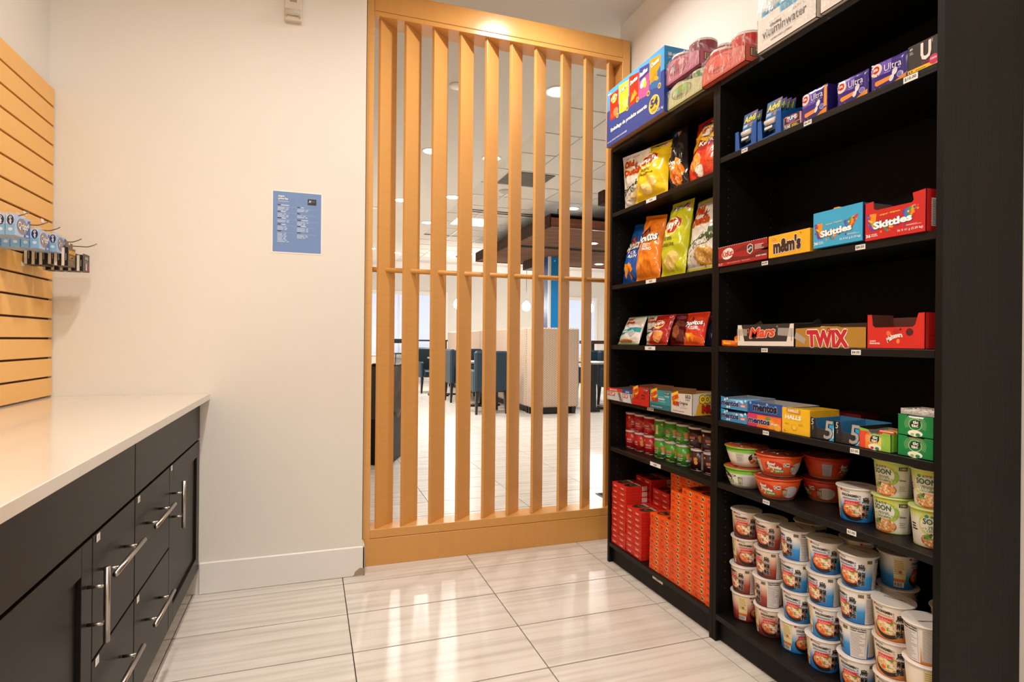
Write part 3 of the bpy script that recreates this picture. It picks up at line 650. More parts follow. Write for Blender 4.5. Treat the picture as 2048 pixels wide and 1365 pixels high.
def tictac(w, h, fruit=False):
    a = Art(); cx, cy = (w * .5, h * .58)
    if fruit: a.rect(1, 1, w * .33, h - 1, '#e5492e', .6); a.rect(w * .2, 1, w * .5, h - 10, '#f0892e', .7); a.rect(w * .45, 1, w * .75, h - 12, '#f2d04a', .8); a.rect(w * .7, 1, w - 1, h - 8, '#8fc043', .9)
    for r_ in (20, 23.5, 27): 
        for k in range(30):
            t = -.5 + 4.1 * k / 29; x, y = cx + r_ * cos(t), cy + r_ * .82 * sin(t)
            if 0 < y < h - 2: a.ell(x, y, .75, .75, '#cfe6b0', 1.2, 5)
    a.ring(cx, cy, 17, 15, 1.3, '#cfe6b0', 1.3)
    a.poly([(cx - 13, cy - 7), (cx - 13, cy + 2), (cx - 7, cy + 10), (cx + 13, cy + 11), (cx + 13, cy), (cx + 8, cy - 8)], '#0f2f17', 2)
    a.text('tic', cx - 6, cy + 1.6, cx + 9, cy + 10, '#f6f6f0', bold=.04); a.text('tac', cx - 9, cy - 6.4, cx + 8, cy + .6, '#f6f6f0', bold=.04)
    a.ell(cx, 8, 19, 8, '#f2efe4', 1.6); a.ell(cx - 7, 5, 5, 3.6, '#9cc455' if not fruit else '#c8322a', 2); a.ell(cx + 7, 5, 6, 4.4, '#2f8a45', 2.2); a.text('$1', cx - .1, 10, cx + .1, 11, '#3c5a3a')
    return a
m = tray(92, 108, [(0, 0), (92, 0), (92, 48), (70, 50), (64, 44), (36, 40), (26, 52), (0, 55)], [(0, 0), (108, 0), (108, 50), (60, 47), (0, 48)], [(0, 0), (92, 0), (92, 50), (0, 50)], '#86bb3e', '#8b8178', tictac(92, 48, True), None)
for k in range(5): m.box(.02 + .016 * k, -.085, .002, .032 + .016 * k, -.04, .052, ink(['#e5492e', '#8fc043', '#e8822e', '#d43c50', '#c9c43a'][k], .25), .003)
put(m, 'mint_display_box', 'red to green fruit mint carton', 'mint box', (1.426, 1.192, .8115), group='mint display boxes')
tt = tray(92, 88, [(0, 0), (92, 0), (92, 52), (70, 52), (64, 46), (30, 46), (24, 52), (0, 53)], [(0, 0), (88, 0), (88, 52), (0, 52)], [(0, 0), (92, 0), (92, 52), (0, 52)], '#128343', '#0c5a2e', tictac(92, 52))
def mints(mb, top):
    rn = random.Random(5); cl = ink('#e9e2d8', .5)
    for k in range(4): mb.box(.006 + .019 * k, -.088, .003, .022 + .019 * k, -.006, top - .001, ink('#b9c4b4', .15), .003)
mints(tt, .050); ttm = tt.mesh('tictac')
t1 = put(ttm, 'mint_display_box', 'green mint carton at the bottom of the right-hand pair', 'mint box', (1.426, 1.0825, .8115), group='mint display boxes')
t2 = put(ttm, 'mint_display_box', 'green mint carton on top of the right-hand pair', 'mint box', (1.426, 1.0825, .8645), group='mint display boxes')
PEL = M('white_mint', '#ece4d8', .45, var=.05); CLR = M('clear_plastic_box', '#efece6', .05, spec=.8, alpha=.28)
pm_ = MB(); pm_.box(0, -.085, 0, .074, 0, .0008, CLR)
for x0, x1, y0_, y1_ in ((0, .0007, -.085, 0), (.0733, .074, -.085, 0), (0, .074, -.0007, 0), (0, .074, -.085, -.0843)): pm_.box(x0, y0_, 0, x1, y1_, .0145, CLR)
pe = MB(); rn = random.Random(9)
for k in range(150):
    x, y, z = .004 + .066 * rn.random(), -.004 - .077 * rn.random(), .0035 + .008 * rn.random(); t = rn.random() * 3
    pe.tube([(x - .0035 * cos(t), y - .0035 * sin(t), z), (x + .0035 * cos(t), y + .0035 * sin(t), z)], .0021, PEL, 5)
for lab, dz, dx in (('clear box of white mints lying on the upper green mint carton', .9175, .004),):
    c = thing('mint_pack', lab, 'mints', (1.432, 1.079, dz)); obj('case', pm_, c); obj('mints', pe, c, kind='stuff')

# ---- top shelf: pain reliever card dispensers, antacid, pads, liner box
def advil_card():
    a = Art(); a.rect(0, 0, 66, 100, '#15508f', .5); a.rect(2, 42, 64, 97, '#17558f', .7)
    a.text('Advil', 5, 66, 60, 90, '#f4e23a', bold=.03, shear=.08, z=5, out='#0c2c5a', ow=.02); a.rect(30, 94, 62, 97, '#c8324a', 1); a.ell(32, 96, 2.2, 2.2, '#0b2038', 1.3, 10)
    a.poly([(2, 48), (30, 56), (30, 64), (2, 58)], '#4fa8dc', 1.4); a.text('Tablets', 3, 55, 22, 60, '#f2f6fa', bold=.03); a.text('Comprimés', 3, 49, 24, 54, '#f2f6fa', bold=.03); a.ell(27, 61, 3.8, 3.8, '#d2402c', 2, 12)
    a.lines(34, 48, 50, 64, 4, '#d9a05a', .4); a.lines(4, 38, 30, 44, 2, '#5fa0d4', .3)
    return a
CARDB = ink('#14457f', .35); PILL = M('white_pill_tube', '#e9e4dc', .3, coat=.3, var=.04); SILV = M('foil_blister', '#b9bfc8', .2, metal=.6, var=.1)
cm = MB(); cm.plate([(0, 0), (66, 0), (66, 97), (63, 100), (3, 100), (0, 97)], FM, .0005, CARDB); advil_card().to(cm, FM)
cm.tube([(-.004, -.010, .026), (-.004, -.052, .026)], .0095, PILL, 12); cm.box(-.006, -.040, .002, -.0005, -.006, .012, PILL, .002); cmm = cm.mesh('card')
def dispenser(w, d, h): 
    m = MB(); c = ink('#1857a8', .35); i = ink('#0f3f7c', .5)
    for p, fn in (([(0, 0), (w, 0), (w, h + 4), (w * .80, h + 6), (w * .76, 12), (w * .22, 8), (w * .16, h), (0, h)], FM),): m.plate(p, fn, .0008, c, i)
    m.plate([(0, 0), (d, 0), (d, h + 26), (0, h)], SMAP(w), .0008, c, i); m.plate([(0, 0), (d, 0), (d, h + 26), (0, h)], lambda q, v, l=0: (q / 1000, l, v / 1000), .0008, c, i)
    m.plate([(0, 0), (w, 0), (w, h + 26), (0, h + 26)], lambda u, v, l=0: (d / 1000 + l, -u / 1000, v / 1000), .0008, c, i); return m
dm = dispenser(104, 92, 72).mesh('dispenser')
for n_, (yl, lb) in enumerate(((1.700, 'left'), (1.590, 'right'))):
    c = thing('medicine_dispenser', 'blue cardboard dispenser holding pain reliever cards, the %s of two' % lb, 'dispenser', (1.428, yl, 1.7725), group='blue medicine dispensers')
    obj('tray', dm, c)
    for k in range(4 if n_ else 2):
        put(cmm, 'medicine_card', 'blue pain reliever blister card, %s in the %s dispenser' % (['front one', 'second one back', 'third one back', 'rearmost one'][k], lb), 'medicine', (1.436 + .016 * k, yl - .020 - .003 * k, 1.7765 + .028), 0, 'blue medicine cards', 0, math.radians(9))
a = Art(); a.poly([(4, 22), (66, 22), (66, 48), (4, 46)], '#20242e', 1); a.ell(35, 36, 22, 10, '#3a62b0', 1.5); a.ring(35, 36, 24, 12, 2.5, '#e0564a', 2); a.text('TUMS', 16, 30, 55, 43, '#f4f6fa', bold=.05, z=6)
a.rect(6, 43, 20, 47, '#e88a2c', 2); a.rect(24, 44, 42, 47, '#8fc24a', 2); a.rect(2, 5, 68, 20, '#22252c', 1); a.text('TUMS', 5, 7, 30, 18, '#f2f2f2', bold=.04, shear=.1); a.lines(34, 8, 64, 18, 3, '#e9c84a', .5)
sd = Art()
for k in range(4): sd.rect(6 + 15 * k, 22, 16 + 15 * k, 45, ['#3a3d44', '#d9dde4', '#4a4d52', '#c9ccd2'][k], 1)
m = carton(70, 46, 70, '#e3a6ae', a, sd); put(m, 'antacid_box', 'small pink and black antacid box beside the blue dispensers', 'medicine', (1.434, 1.482, 1.7725))
def pads(w, h, seed):
    m = MB(); P = ink('#3c2a80', .22); rn = random.Random(seed)
    def bulge(u, v): return (max(0, 1 - abs(2 * u - 1) ** 5) * max(0, 1 - abs(2 * v - 1) ** 6)) ** .6
    D = .062
    fr = lambda u, v, l=0: (-bulge(u / w, v / h) * .006 - l + .0012 * noise.noise(Vector((u / 14, v / 14, seed))) - l, -u / 1000, v / 1000)
    m.grid(16, 14, lambda u, v: fr(u * w, v * h), P)
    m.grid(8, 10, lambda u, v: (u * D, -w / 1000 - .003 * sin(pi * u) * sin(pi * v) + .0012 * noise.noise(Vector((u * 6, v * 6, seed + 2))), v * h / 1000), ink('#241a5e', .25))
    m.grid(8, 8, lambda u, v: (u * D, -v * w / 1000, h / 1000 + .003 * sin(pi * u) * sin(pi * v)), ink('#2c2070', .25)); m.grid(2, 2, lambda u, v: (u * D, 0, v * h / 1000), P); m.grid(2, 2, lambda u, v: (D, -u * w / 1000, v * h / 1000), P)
    a = Art(); a.rect(3, h * .52, w * .6, h - 3, '#6d54b4', .6); a.ell(17, h - 20, 17, 17, '#e9dccb', 1); a.ell(17, h - 19, 10, 10, '#d0291f', 1.6); a.text('life', 10, h - 23, 24, h - 15, '#f8efe9', bold=.03, shear=.15)
    a.text('Ultra', w * .42, h - 33, w * .88, h - 15, '#efeaf6', bold=.0, z=5); a.text('THIN · MINCE', w * .42, h - 39, w * .86, h - 35.5, '#cfc6e6'); a.poly([(w * .14, 20), (w * .2, 14), (w * .62, 19), (w * .66, 30), (w * .16, 27)], '#ee9440', 1.2)
    a.poly([(w * .62, 6), (w - 2, 22), (w - 2, 3), (w * .55, 3)], '#f0962e', 1)
    a.ell(w * .70, h * .46, 6.5, 10, '#e8e4ee', 2, rot=-.35); a.ell(w * .62, h * .28, 5.5, 9, '#e8e4ee', 2.1, rot=-.5); a.ell(w * .84, h * .3, 8, 8, '#7a70b8', 2.3); a.ring(w * .84, h * .3, 8, 8, 1.2, '#c9c3e2', 2.6)
    for k in range(2): a.poly([(w * .12 + 14 * k, 5), (w * .16 + 14 * k, 5), (w * .14 + 14 * k, 11)], '#f0962e', 2)
    if seed == 1: a.rect(w - 9, 24, w - 1, h - 4, '#f0962e', 2)
    a.to(m, fr, maxlen=9, rough=.25)
    return m
for k, (yl, w_, h_, lb) in enumerate(((1.408, 97, 90, 'purple pad packet with an orange stripe, next to the antacid box'), (1.281, 99, 77, 'purple pad packet in the middle of the three'), (1.174, 98, 78, 'purple pad packet touching the black liner box'))):
    m = pads(w_, h_, k + 1); put(m, 'pad_packet', lb, 'hygiene product', (1.437, yl, 1.7725), group='purple pad packets', rz=.05 * (k - 1))
a = Art(); a.text('U', 33, 26, 60, 72, '#ece6e0', bold=.045, z=4); a.text('by', 61, 60, 64, 76, '#cfc6c0'); a.text('CLICK', 36, 19, 62, 24, '#b02a6a', bold=.02); a.rect(.5, 3, 83, 16, '#f2b90f', 1, sk=0); a.ell(66, 20, 12, 12, '#dc1f6c', 2); a.text('100%', 58, 19, 74, 25, '#f6e4ec', bold=.04)
a.text('#1', 6, 64, 13, 70, '#e0d8d2', bold=.05); a.lines(5, 54, 16, 62, 3, '#b5aaa4', .5); a.ell(5, 10, 1.7, 2.6, '#2a2018', 2, 6); a.ell(11, 11, 1.7, 2.6, '#2a2018', 2, 6); a.rect(20, 9, 46, 10.5, '#6a5210', 2)
m = carton(85, 77, 110, '#2e2825', a); put(m, 'liner_box', 'black and yellow box with a big white letter, right end of top shelf', 'hygiene product', (1.430, 1.067, 1.7725))

# ================================================================== LATHED GOODS: CUPS, BOWLS, CANS
def wrapmap(rb, rt, h, off=0):
    R = (rb + rt) / 2
    def fn(u, v, l=0):
        ph = (u + off) / (R * 1000); r = rb + (rt - rb) * v / (h * 1000) + l
        return (-r * cos(ph), -r * sin(ph), v / 1000)
    return fn
LIDP = M('paper_lid', '#9f9486', .5, var=.06, vscale=(40, 40, 40)); FOAM = M('cup_rim_white', '#e4dcd2', .35, var=.03)
def noodle_art(kind):
    a = Art()
    c = {'blue': ('#e4202c', '#eeb06a', '#d9531f', '#2a6c98', '#3c66b0'), 'red': ('#d8303a', '#e0a470', '#c8572f', '#a8482c', '#b88a80'), 'chicken': ('#e0303a', '#f0cf92', '#e2a04e', '#c99a5a', '#d88a80')}[kind]
    a.ell(-36, 89, 3.6, 3.6, '#cf2030', 2, 14); a.text('NONGSHIM', -31, 84, -12, 89, '#4a3a38', rot=-.16)
    a.text('OOLONGMEN', -34, 72, 9, 80, '#1f1a1a', bold=.05, rot=-.03); a.lines(-32, 64, 9, 69.5, 2, c[3], .5, ragged=.1)
    a.poly([(-29, 49), (9, 50), (11, 61), (-27, 60)], c[0], 3.2); a.lines(-26, 51.5, 8, 59, 2, '#f2b9b4', .5, z=3.6, ragged=.3)
    a.ell(-2, 31, 35, 27, '#1d1a18', 1.2, 26); a.ell(-2, 36, 32, 21, c[2], 1.7, 24); a.ell(-3, 37, 27, 17, c[1], 2.1, 20)
    rn = random.Random(3)
    for k in range(16): a.ell(-22 + 42 * rn.random(), 24 + 24 * rn.random(), 5.5, 2.6, rn.choice(['#f3dcb2', '#dc5f2c', '#f0c98a', '#e57c33', '#f6ead6'] + (['#6f9a3c'] if kind != 'red' else ['#7d4a2c'])), 2.3 + k * .03, 8, rot=rn.random() * 3)
    for k in range(4): a.ell(-2 + 5 * k, 42 - 4 * k, 3, 9, '#f4e6cf', 2.9 + .05 * k, 10, rot=.9)
    a.ell(4, 50, 9, 4, '#5f9138', 2.9, 10); a.ell(-13, 26, 7, 5, '#e0602a', 2.9, 10); a.ring(6, 22, 5, 4, 2.2, '#f2e4d4', 3, n=10)
    for k, ch in enumerate('烏龍麵'): a.text(ch, 17 + 1.5 * (k % 2), 57 - 22 * k, 37 + 1.5 * (k % 2), 75 - 22 * k, '#0c0908', bold=.03, z=6, out='#ece7e2', ow=.035)
    for k, ch in enumerate('海鮮味' if kind != 'chicken' else '雞肉味'): a.text(ch, 10, 73 - 7.5 * k, 14.5, 78.5 - 7.5 * k, c[4], z=4)
    a.rect(41, 77, 55, 87, '#8c867c', 1.2); a.rect(42.5, 78.5, 53.5, 85.5, '#2c2824', 1.6); a.text('3 MIN', 44, 80, 52.5, 84, '#d8b04a', z=3)
    a.rect(60, 2, 104, 92, '#e2dcd8', 1); a.text('Nutrition Facts', 62, 85, 98, 90, '#1d1b1c', bold=.04); a.text('Valeur nutritive', 62, 79, 98, 84, '#1d1b1c', bold=.04); a.lines(62, 6, 98, 77, 17, '#8a8688', .35, ragged=.5); a.rect(99, 4, 99.8, 88, '#6f8ca8', 1.6)
    a.rect(108, 8, 146, 90, '#ded6cc', 1); a.lines(110, 10, 143, 88, 22, '#8d8785', .35, ragged=.05)
    a.rect(-76, 24, -46, 90, '#e8d9a0', 1); a.lines(-74, 44, -48, 86, 8, '#b38a48', .4, z=1.6); a.rect(-76, 22, -46, 30, '#d9782c', 1.5); a.rect(-76, 6, -50, 21, '#e6e0da', 1.2); a.bars(-74, 8, -54, 19, 11, '#2a2624', z=1.8)
    a.ell(-60, 50, 5, 4, '#c25a2a', 2.2, 8)
    return a
CUPR = (.041, .0495)
def noodle_cup(kind):
    g = {'blue': [(0, '#1b62ae'), (.38, '#2b93d2'), (.72, '#e8e2dc'), (1, '#ebe5df')], 'red': [(0, '#5c0f14'), (.35, '#a4402a'), (.75, '#e7c6b0'), (1, '#e9ddd0')],
         'chicken': [(0, '#d0701c'), (.25, '#e3a25c'), (.5, '#ebdcc6'), (1, '#ece2d6')]}[kind]
    gm = grad('cup_paper_' + kind, g, 0, .093)
    m = MB(); m.lathe([(.036, .0005), (.041, .0), (.041, .003), (.0495, .0935), (.0495, .0945)], gm, 32)
    m.lathe([(.0495, .0935), (.0535, .0938), (.0542, .0955), (.0535, .0975), (.0525, .0978)], FOAM, 32); m.lathe([(.0525, .0976), (.0515, .0968), (.046, .0962), (.02, .0960)], LIDP, 32)
    t = Art(); t.text('OOLONGMEN', -26, 6, 26, 13, '#2b2624', bold=.05); t.ell(-14, -3, 3, 3, '#b5202c', 1, 10); t.text('NONGSHIM', -9, -5, 12, -1, '#5a3030'); rn = random.Random(2)
    for k in range(9): t.ell(-34 + 68 * rn.random(), -34 + 60 * rn.random(), 4, 1.6, '#8d8478', .6, 8, rot=.5)
    t.to(m, lambda u, v, l=0: (v / 1000, -u / 1000, .0968 + l))
    noodle_art(kind).to(m, wrapmap(.0412, .0497, .0935), maxlen=7, dz=.00012)
    return m.mesh('noodle_cup')
CUP = {k: noodle_cup(k) for k in ('blue', 'red', 'chicken')}
def place_cup(kind, x, y, z, deg, label, group): return put(CUP[kind], 'noodle_cup', label, 'noodle cup', (x, y, z), math.radians(deg), group)
R0 = .1015
G = 'noodle cups stacked on the bottom shelf'
cols = [('A', 1.497, 1.7035, [('red', 112), ('red', -4), ('red', 59), ('red', 40)]), ('B', 1.500, 1.592, [('red', 53), ('red', -35), ('red', -3), ('red', 15)]),
        ('C', 1.507, 1.482, [('blue', 89), ('blue', 32), ('blue', 13), ('blue', -19)]), ('D', 1.505, 1.371, [('blue', 46), ('blue', 46), ('blue', 0), ('blue', 38)]),
        ('E', 1.508, 1.261, [('blue', 25), ('blue', -61), ('blue', -13), ('blue', 15)])]
cw = {'red': 'red and white', 'blue': 'blue and white', 'chicken': 'cream and orange'}
cn = ['leftmost', 'second', 'third', 'fourth', 'fifth']; rw = ['bottom', 'second-level', 'third-level', 'top']
for ci, (n_, x, y, lv) in enumerate(cols):
    for k, (kd, dg) in enumerate(lv):
        rn = random.Random(ci * 7 + k); dx, dy = .003 * rn.uniform(-1, 1), .004 * rn.uniform(-1, 1)
        place_cup(kd, x + dx, y + dy, .1015 + .0985 * k, dg, '%s noodle cup, %s cup of the %s stack from the left' % (cw[kd], rw[k], cn[ci]), G)
for k, (kd, dg) in enumerate([('chicken', 25), ('chicken', 20), ('chicken', 22)]): place_cup(kd, 1.512, 1.151 + .004 * (k - 1), .1015 + .0985 * k, dg, 'cream and orange noodle cup, %s of the stack with chicken soup pictured' % (['bottom', 'middle', 'top'][k]), G)
for k, (kd, dg) in enumerate([('chicken', 30), ('chicken', 123), ('chicken', -112)]): place_cup(kd, 1.482, 1.041 + .003 * (k - 1), .1015 + .0985 * k, dg, 'cream and orange noodle cup against the right side panel, %s of three' % (['bottom', 'middle', 'top'][k]), G)
for k in range(4): place_cup('blue', 1.62, 1.225, .1015 + .0985 * k, [150, 120, 140, 120][k], 'shadowed blue noodle cup in the back row, %s of its stack' % rw[k], G)
for k in range(3): place_cup('blue', 1.62, 1.07, .1015 + .0985 * k, 120, 'shadowed noodle cup in the back right corner of the bottom shelf, %s level' % ['lowest', 'middle', 'highest'][k], G)
for k in range(4): place_cup('blue', 1.615, 1.35, .1015 + .0985 * k, 95, 'shadowed blue noodle cup behind the fourth stack, %s level' % rw[k], G)
for k in range(4): place_cup('red', 1.613, 1.53, .1015 + .0985 * k, 95, 'shadowed red noodle cup behind the second stack, %s level' % rw[k], G)
place_cup('blue', 1.506, 1.266, .5855, 34, 'blue and white noodle cup alone between the bowls and green cups', 'noodle cups on the middle low shelf')
place_cup('blue', 1.615, 1.215, .5855, 120, 'noodle cup hidden in shadow behind the lone blue cup', 'noodle cups on the middle low shelf')
# green vegetable cups
gm = grad('cup_paper_green', [(0, '#b6c48e'), (.12, '#dcd9cc'), (.7, '#dedacb'), (.9, '#c3cf6e'), (1, '#b3c840')], 0, .094)
m = MB(); m.lathe([(.036, .0005), (.041, .0), (.041, .003), (.0495, .0935), (.0495, .0945)], gm, 32)
m.lathe([(.0495, .0935), (.0535, .0938), (.0542, .0955), (.0535, .0975), (.0525, .0978)], ink('#cfd98a', .35), 32); m.lathe([(.0525, .0976), (.0515, .0968), (.046, .0962), (.02, .0960)], ink('#a9b85a', .5), 32)
a = Art(); a.ell(-2, 60, 36, 33, '#cfd04c', .8, 28); a.ell(2, 56, 34, 27, '#8fb648', 1, 28); a.ell(-5, 59, 30, 24, '#e6e2d4', 1.4, 28)
a.text('SOON', -28, 60, 17, 75, '#1f5a44', bold=.03, z=5); a.text('VEGGIE', -17, 51, 12, 57, '#5d6b62', bold=.02); a.rect(-24, 48.5, 16, 49, '#8aa08e', 2); a.text('LÉGUMES', -19, 41, 15, 47, '#5d6b62', bold=.02)
a.ell(-20, 80, 4.5, 4.5, '#2b8a7a', 2, 12); a.text('순한맛', -13, 77, 8, 84, '#4a5a34', bold=.02)
a.ell(-2, 20, 32, 19, '#b8562a', 2, 24); a.ell(-2, 22, 30, 17, '#dfa062', 2.3, 24); rn = random.Random(8)
for k in range(30): a.ell(-26 + 48 * rn.random(), 9 + 26 * rn.random(), 4.5, 1.8, rn.choice(['#f0cf98', '#c8743a', '#f2ddb4', '#e9b878', '#f5ead2']), 2.5 + k * .02, 7, rot=rn.random() * 3)
for k in range(7): a.ell(-24 + 14 * rn.random(), 24 + 16 * rn.random(), 6, 3, rn.choice(['#4e8a3c', '#2f5c2c', '#7fa84a']), 3.2, 8, rot=rn.random() * 3)
a.rect(34, 74, 54, 84, '#3a3430', 1); a.text('3 MIN', 37, 76, 51, 82, '#d9cfae', bold=.03, z=3); a.text('Vegan', 36, 44, 52, 51, '#2c5a3a', bold=.03, shear=.2); a.lines(36, 20, 56, 36, 3, '#7a9a80', .25)
a.rect(60, 4, 100, 90, '#c5c3bd', 1); a.text('Valeur nutritive', 62, 83, 96, 88, '#2a2a2a', bold=.03); a.lines(62, 6, 98, 80, 16, '#6f6d70', .35, ragged=.3); a.lines(-60, 40, -42, 60, 3, '#1c1c1a', .5)
a.to(m, wrapmap(.0412, .0497, .0935), maxlen=7, dz=.00012); SOON = m.mesh('green_noodle_cup')
GS = 'green vegetable noodle cups'
put(SOON, 'noodle_cup', 'green vegetable noodle cup, lower of the left stack', 'noodle cup', (1.513, 1.157, .5855), math.radians(8), GS); put(SOON, 'noodle_cup', 'green vegetable noodle cup, upper of the left stack', 'noodle cup', (1.510, 1.153, .684), math.radians(5), GS)
put(SOON, 'noodle_cup', 'green vegetable noodle cup, lower one cut off by the right side panel', 'noodle cup', (1.500, 1.042, .5855), math.radians(44), GS); put(SOON, 'noodle_cup', 'green vegetable noodle cup, upper one cut off by the right side panel', 'noodle cup', (1.500, 1.040, .684), math.radians(20), GS)
# wide noodle bowls
def bowl(kind):
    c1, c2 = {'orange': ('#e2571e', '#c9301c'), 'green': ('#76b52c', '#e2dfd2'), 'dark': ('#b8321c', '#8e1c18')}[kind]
    gm = grad('bowl_' + kind, [(0, '#d9d2c8'), (.08, '#cf5a2a' if kind != 'green' else '#e2dfd2'), (.7, c1 if kind != 'green' else '#e6e2d6'), (.8, c1), (1, c1)], 0, .066)
    m = MB(); m.lathe([(.044, .0), (.050, .0), (.058, .020), (.066, .045), (.0705, .064)], gm, 36); m.lathe([(.0705, .064), (.0745, .0655), (.0750, .068), (.0735, .0695)], ink(c1, .3), 36)
    m.lathe([(.0735, .0695), (.070, .0705), (.045, .0725), (.015, .0735)], ink('#7d2a1a' if kind != 'green' else '#a5482c', .3), 36)
    t = Art(); rn = random.Random(6)
    for k in range(22): t.ell(rn.uniform(-48, 48), rn.uniform(-48, 48), 9, 3, rn.choice(['#d8743a', '#e9b878', '#5c1a12', '#6f9a3c', '#c9c2b4']), .6 + k * .05, 8, rot=rn.random() * 3)
    t.rect(-40, -8, -5, 22, '#9c958c', 2); t.lines(-38, -6, -8, 20, 7, '#6f6962', .4, z=2.5); t.to(m, lambda u, v, l=0: (v / 1000, -u / 1000, .0738 - .004 * ((u / 70) ** 2 + (v / 70) ** 2) + .0012 + l))
    R = .060
    def fn(u, v, l=0):
        ph = u / (R * 1000); z = v / 1000
        for (r_, z_), (r2, z2) in zip([(.050, 0), (.058, .020), (.066, .045)], [(.058, .020), (.066, .045), (.0705, .064)]):
            if z <= z2: break
        r = r_ + (r2 - r_) * (z - z_) / (z2 - z_) + l + .0003
        return (-r * cos(ph), -r * sin(ph), z)
    a = Art(); oc = '#c42a1c' if kind != 'green' else '#2a1612'
    a.ell(-4, 34, 28, 19, oc, 1.2, 24); a.ell(-4, 22, 24, 10, '#c0552a', 1.6, 18); rn = random.Random(12)
    for k in range(14): a.ell(rn.uniform(-24, 18), rn.uniform(14, 27), 5, 2, rn.choice(['#e9a45e', '#f0cf98', '#d8502a', '#7fa04a']), 1.9 + k * .02, 7, rot=rn.random() * 3)
    a.text('Bowl', -22, 38, 2, 49, '#f2f0e2', bold=.06, shear=.2, rot=-.1, out='#1f5a28', ow=.05); a.text('Noodles', -20, 27, 20, 38, '#f2f0e2', bold=.06, shear=.2, rot=-.1, out='#1f5a28', ow=.05)
    a.rect(-2, 15, 28, 25, '#3f8a30', 3); a.text('KIMCHI', 1, 17, 25, 23, '#e2eeda', bold=.02); a.rect(24, 36, 42, 48, '#e2ded4', 3); a.ring(30, 42, 5, 5, 1.6, '#2a2a2a', 4, n=12); a.rect(34, 40, 41, 44, '#2a2a2a', 4)
    a.rect(46, 14, 62, 40, '#8a2a1c' if kind != 'green' else '#4f8a2c', 1.5); a.rect(48, 18, 60, 34, '#c9bb98', 2); a.lines(49, 20, 59, 32, 3, '#5a4a34', .4, z=2.5)
    for s_ in (0, 1):
        x = 74 + 110 * s_ - (0 if s_ == 0 else 0); a.ell(x, 28, 26, 20, '#ddd8dc', 1, 22)
        for k in range(12): a.rect(x - 22 + 4 * k, 12, x - 21 + 4 * k, 44, '#a9a6ae', 1.4)
    a.rect(-72, 10, -46, 50, '#cfcac2' if kind != 'dark' else '#a5a2b0', 1.4); a.lines(-70, 12, -48, 48, 10, '#77716c', .35, z=1.8)
    a.to(m, fn, maxlen=8, dz=.00012); return m.mesh('noodle_bowl')
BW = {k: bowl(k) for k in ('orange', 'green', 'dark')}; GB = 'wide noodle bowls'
for x, y, k, d0, d1, n_ in ((1.4765, 1.6865, 'green', -20, 84, 'green'), (1.475, 1.5345, 'orange', 13, 35, 'bright orange')):
    put(BW[k], 'noodle_bowl', n_ + ' noodle bowl, lower of the front pair', 'noodle bowl', (x, y, .5855), math.radians(d0), GB); put(BW[k], 'noodle_bowl', n_ + ' noodle bowl, upper of the front pair', 'noodle bowl', (x + .002, y - .001, .6598), math.radians(d1), GB)
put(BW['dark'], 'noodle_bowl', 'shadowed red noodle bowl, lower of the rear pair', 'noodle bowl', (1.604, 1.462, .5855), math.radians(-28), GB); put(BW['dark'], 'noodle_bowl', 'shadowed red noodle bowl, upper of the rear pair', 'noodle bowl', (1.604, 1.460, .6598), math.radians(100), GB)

# chip cans
def chipcan(kind):
    base = {'red': '#b81a1c', 'green': '#4b9a28', 'maroon': '#3a1218'}[kind]
    m = MB(); bm = ink(base, .28)
    m.lathe([(.0345, .0), (.0365, .0), (.0368, .0025)], M('steel_rim', '#a9a5a0', .3, metal=.9), 28); m.lathe([(.0362, .0025), (.0362, .078)], bm, 28); m.lathe([(.0362, .078), (.0375, .0785), (.0378, .083), (.0372, .0865), (.034, .0868)], M('frosted_lid', '#cfc4be', .3, coat=.3), 28)
    a = Art(); a.text('PRINGLES', -13, 38, 13, 48, '#e6675c' if kind != 'red' else '#f2b0a8', bold=.07, z=4, out='#f3e4dc' if kind != 'red' else '#7d1212', ow=.05)
    a.text({'red': 'Original', 'green': 'Sour Cream & Onion', 'maroon': 'BBQ'}[kind], -14 if kind != 'maroon' else -6, 29, 14 if kind != 'maroon' else 6, 34, '#ece6de', bold=.03)
    if kind == 'green': a.rect(-14, 22, 10, 24.5, '#dfe8cf', 2)
    a.poly([(24, 44), (38, 56), (44, 46), (36, 36)], '#e29a4c', 2); a.ell(36, 34, 8, 9, '#d9a052', 1.6, 14, rot=.4); a.ell(32, 48, 8, 6, '#c9702c', 1.8, 12, rot=-.5)
    if kind == 'green': a.ell(35, 22, 12, 6, '#3c5a6a', 1.8); a.ell(35, 23, 10, 4.6, '#cfd4dc', 2.2)
    a.text('66 g', 38, 6, 46, 10, '#f0e6e0'); a.rect(-16, 7, 6, 9, '#d9b0a8' if kind != 'green' else '#d5e6b9', 1.5)
    a.ell(-24, 64, 5, 5, '#f0a02c', 2, 12); a.rect(58, 6, 78, 74, '#a5a2a2', 1.2); a.lines(59, 8, 77, 72, 16, '#5b5860', .4, z=1.6)
    a.rect(-56, 20, -42, 60, '#d9c8a2' if kind == 'green' else base, 1.2)
    a.to(m, wrapmap(.0364, .0364, .1), maxlen=8, dz=.00012, rough=.28); return m.mesh('chip_can')
CAN = {k: chipcan(k) for k in ('red', 'green', 'maroon')}
ys = [(2.508, 'red', 64, 27), (2.425, 'red', 19, 0), (2.342, 'red', 15, 31), (2.254, 'green', 87, 5), (2.171, 'green', 7, 20), (2.088, 'green', 6, 19), (2.003, 'maroon', 14, -30), (1.921, 'maroon', 39, 29), (1.838, 'maroon', 31, 47)]
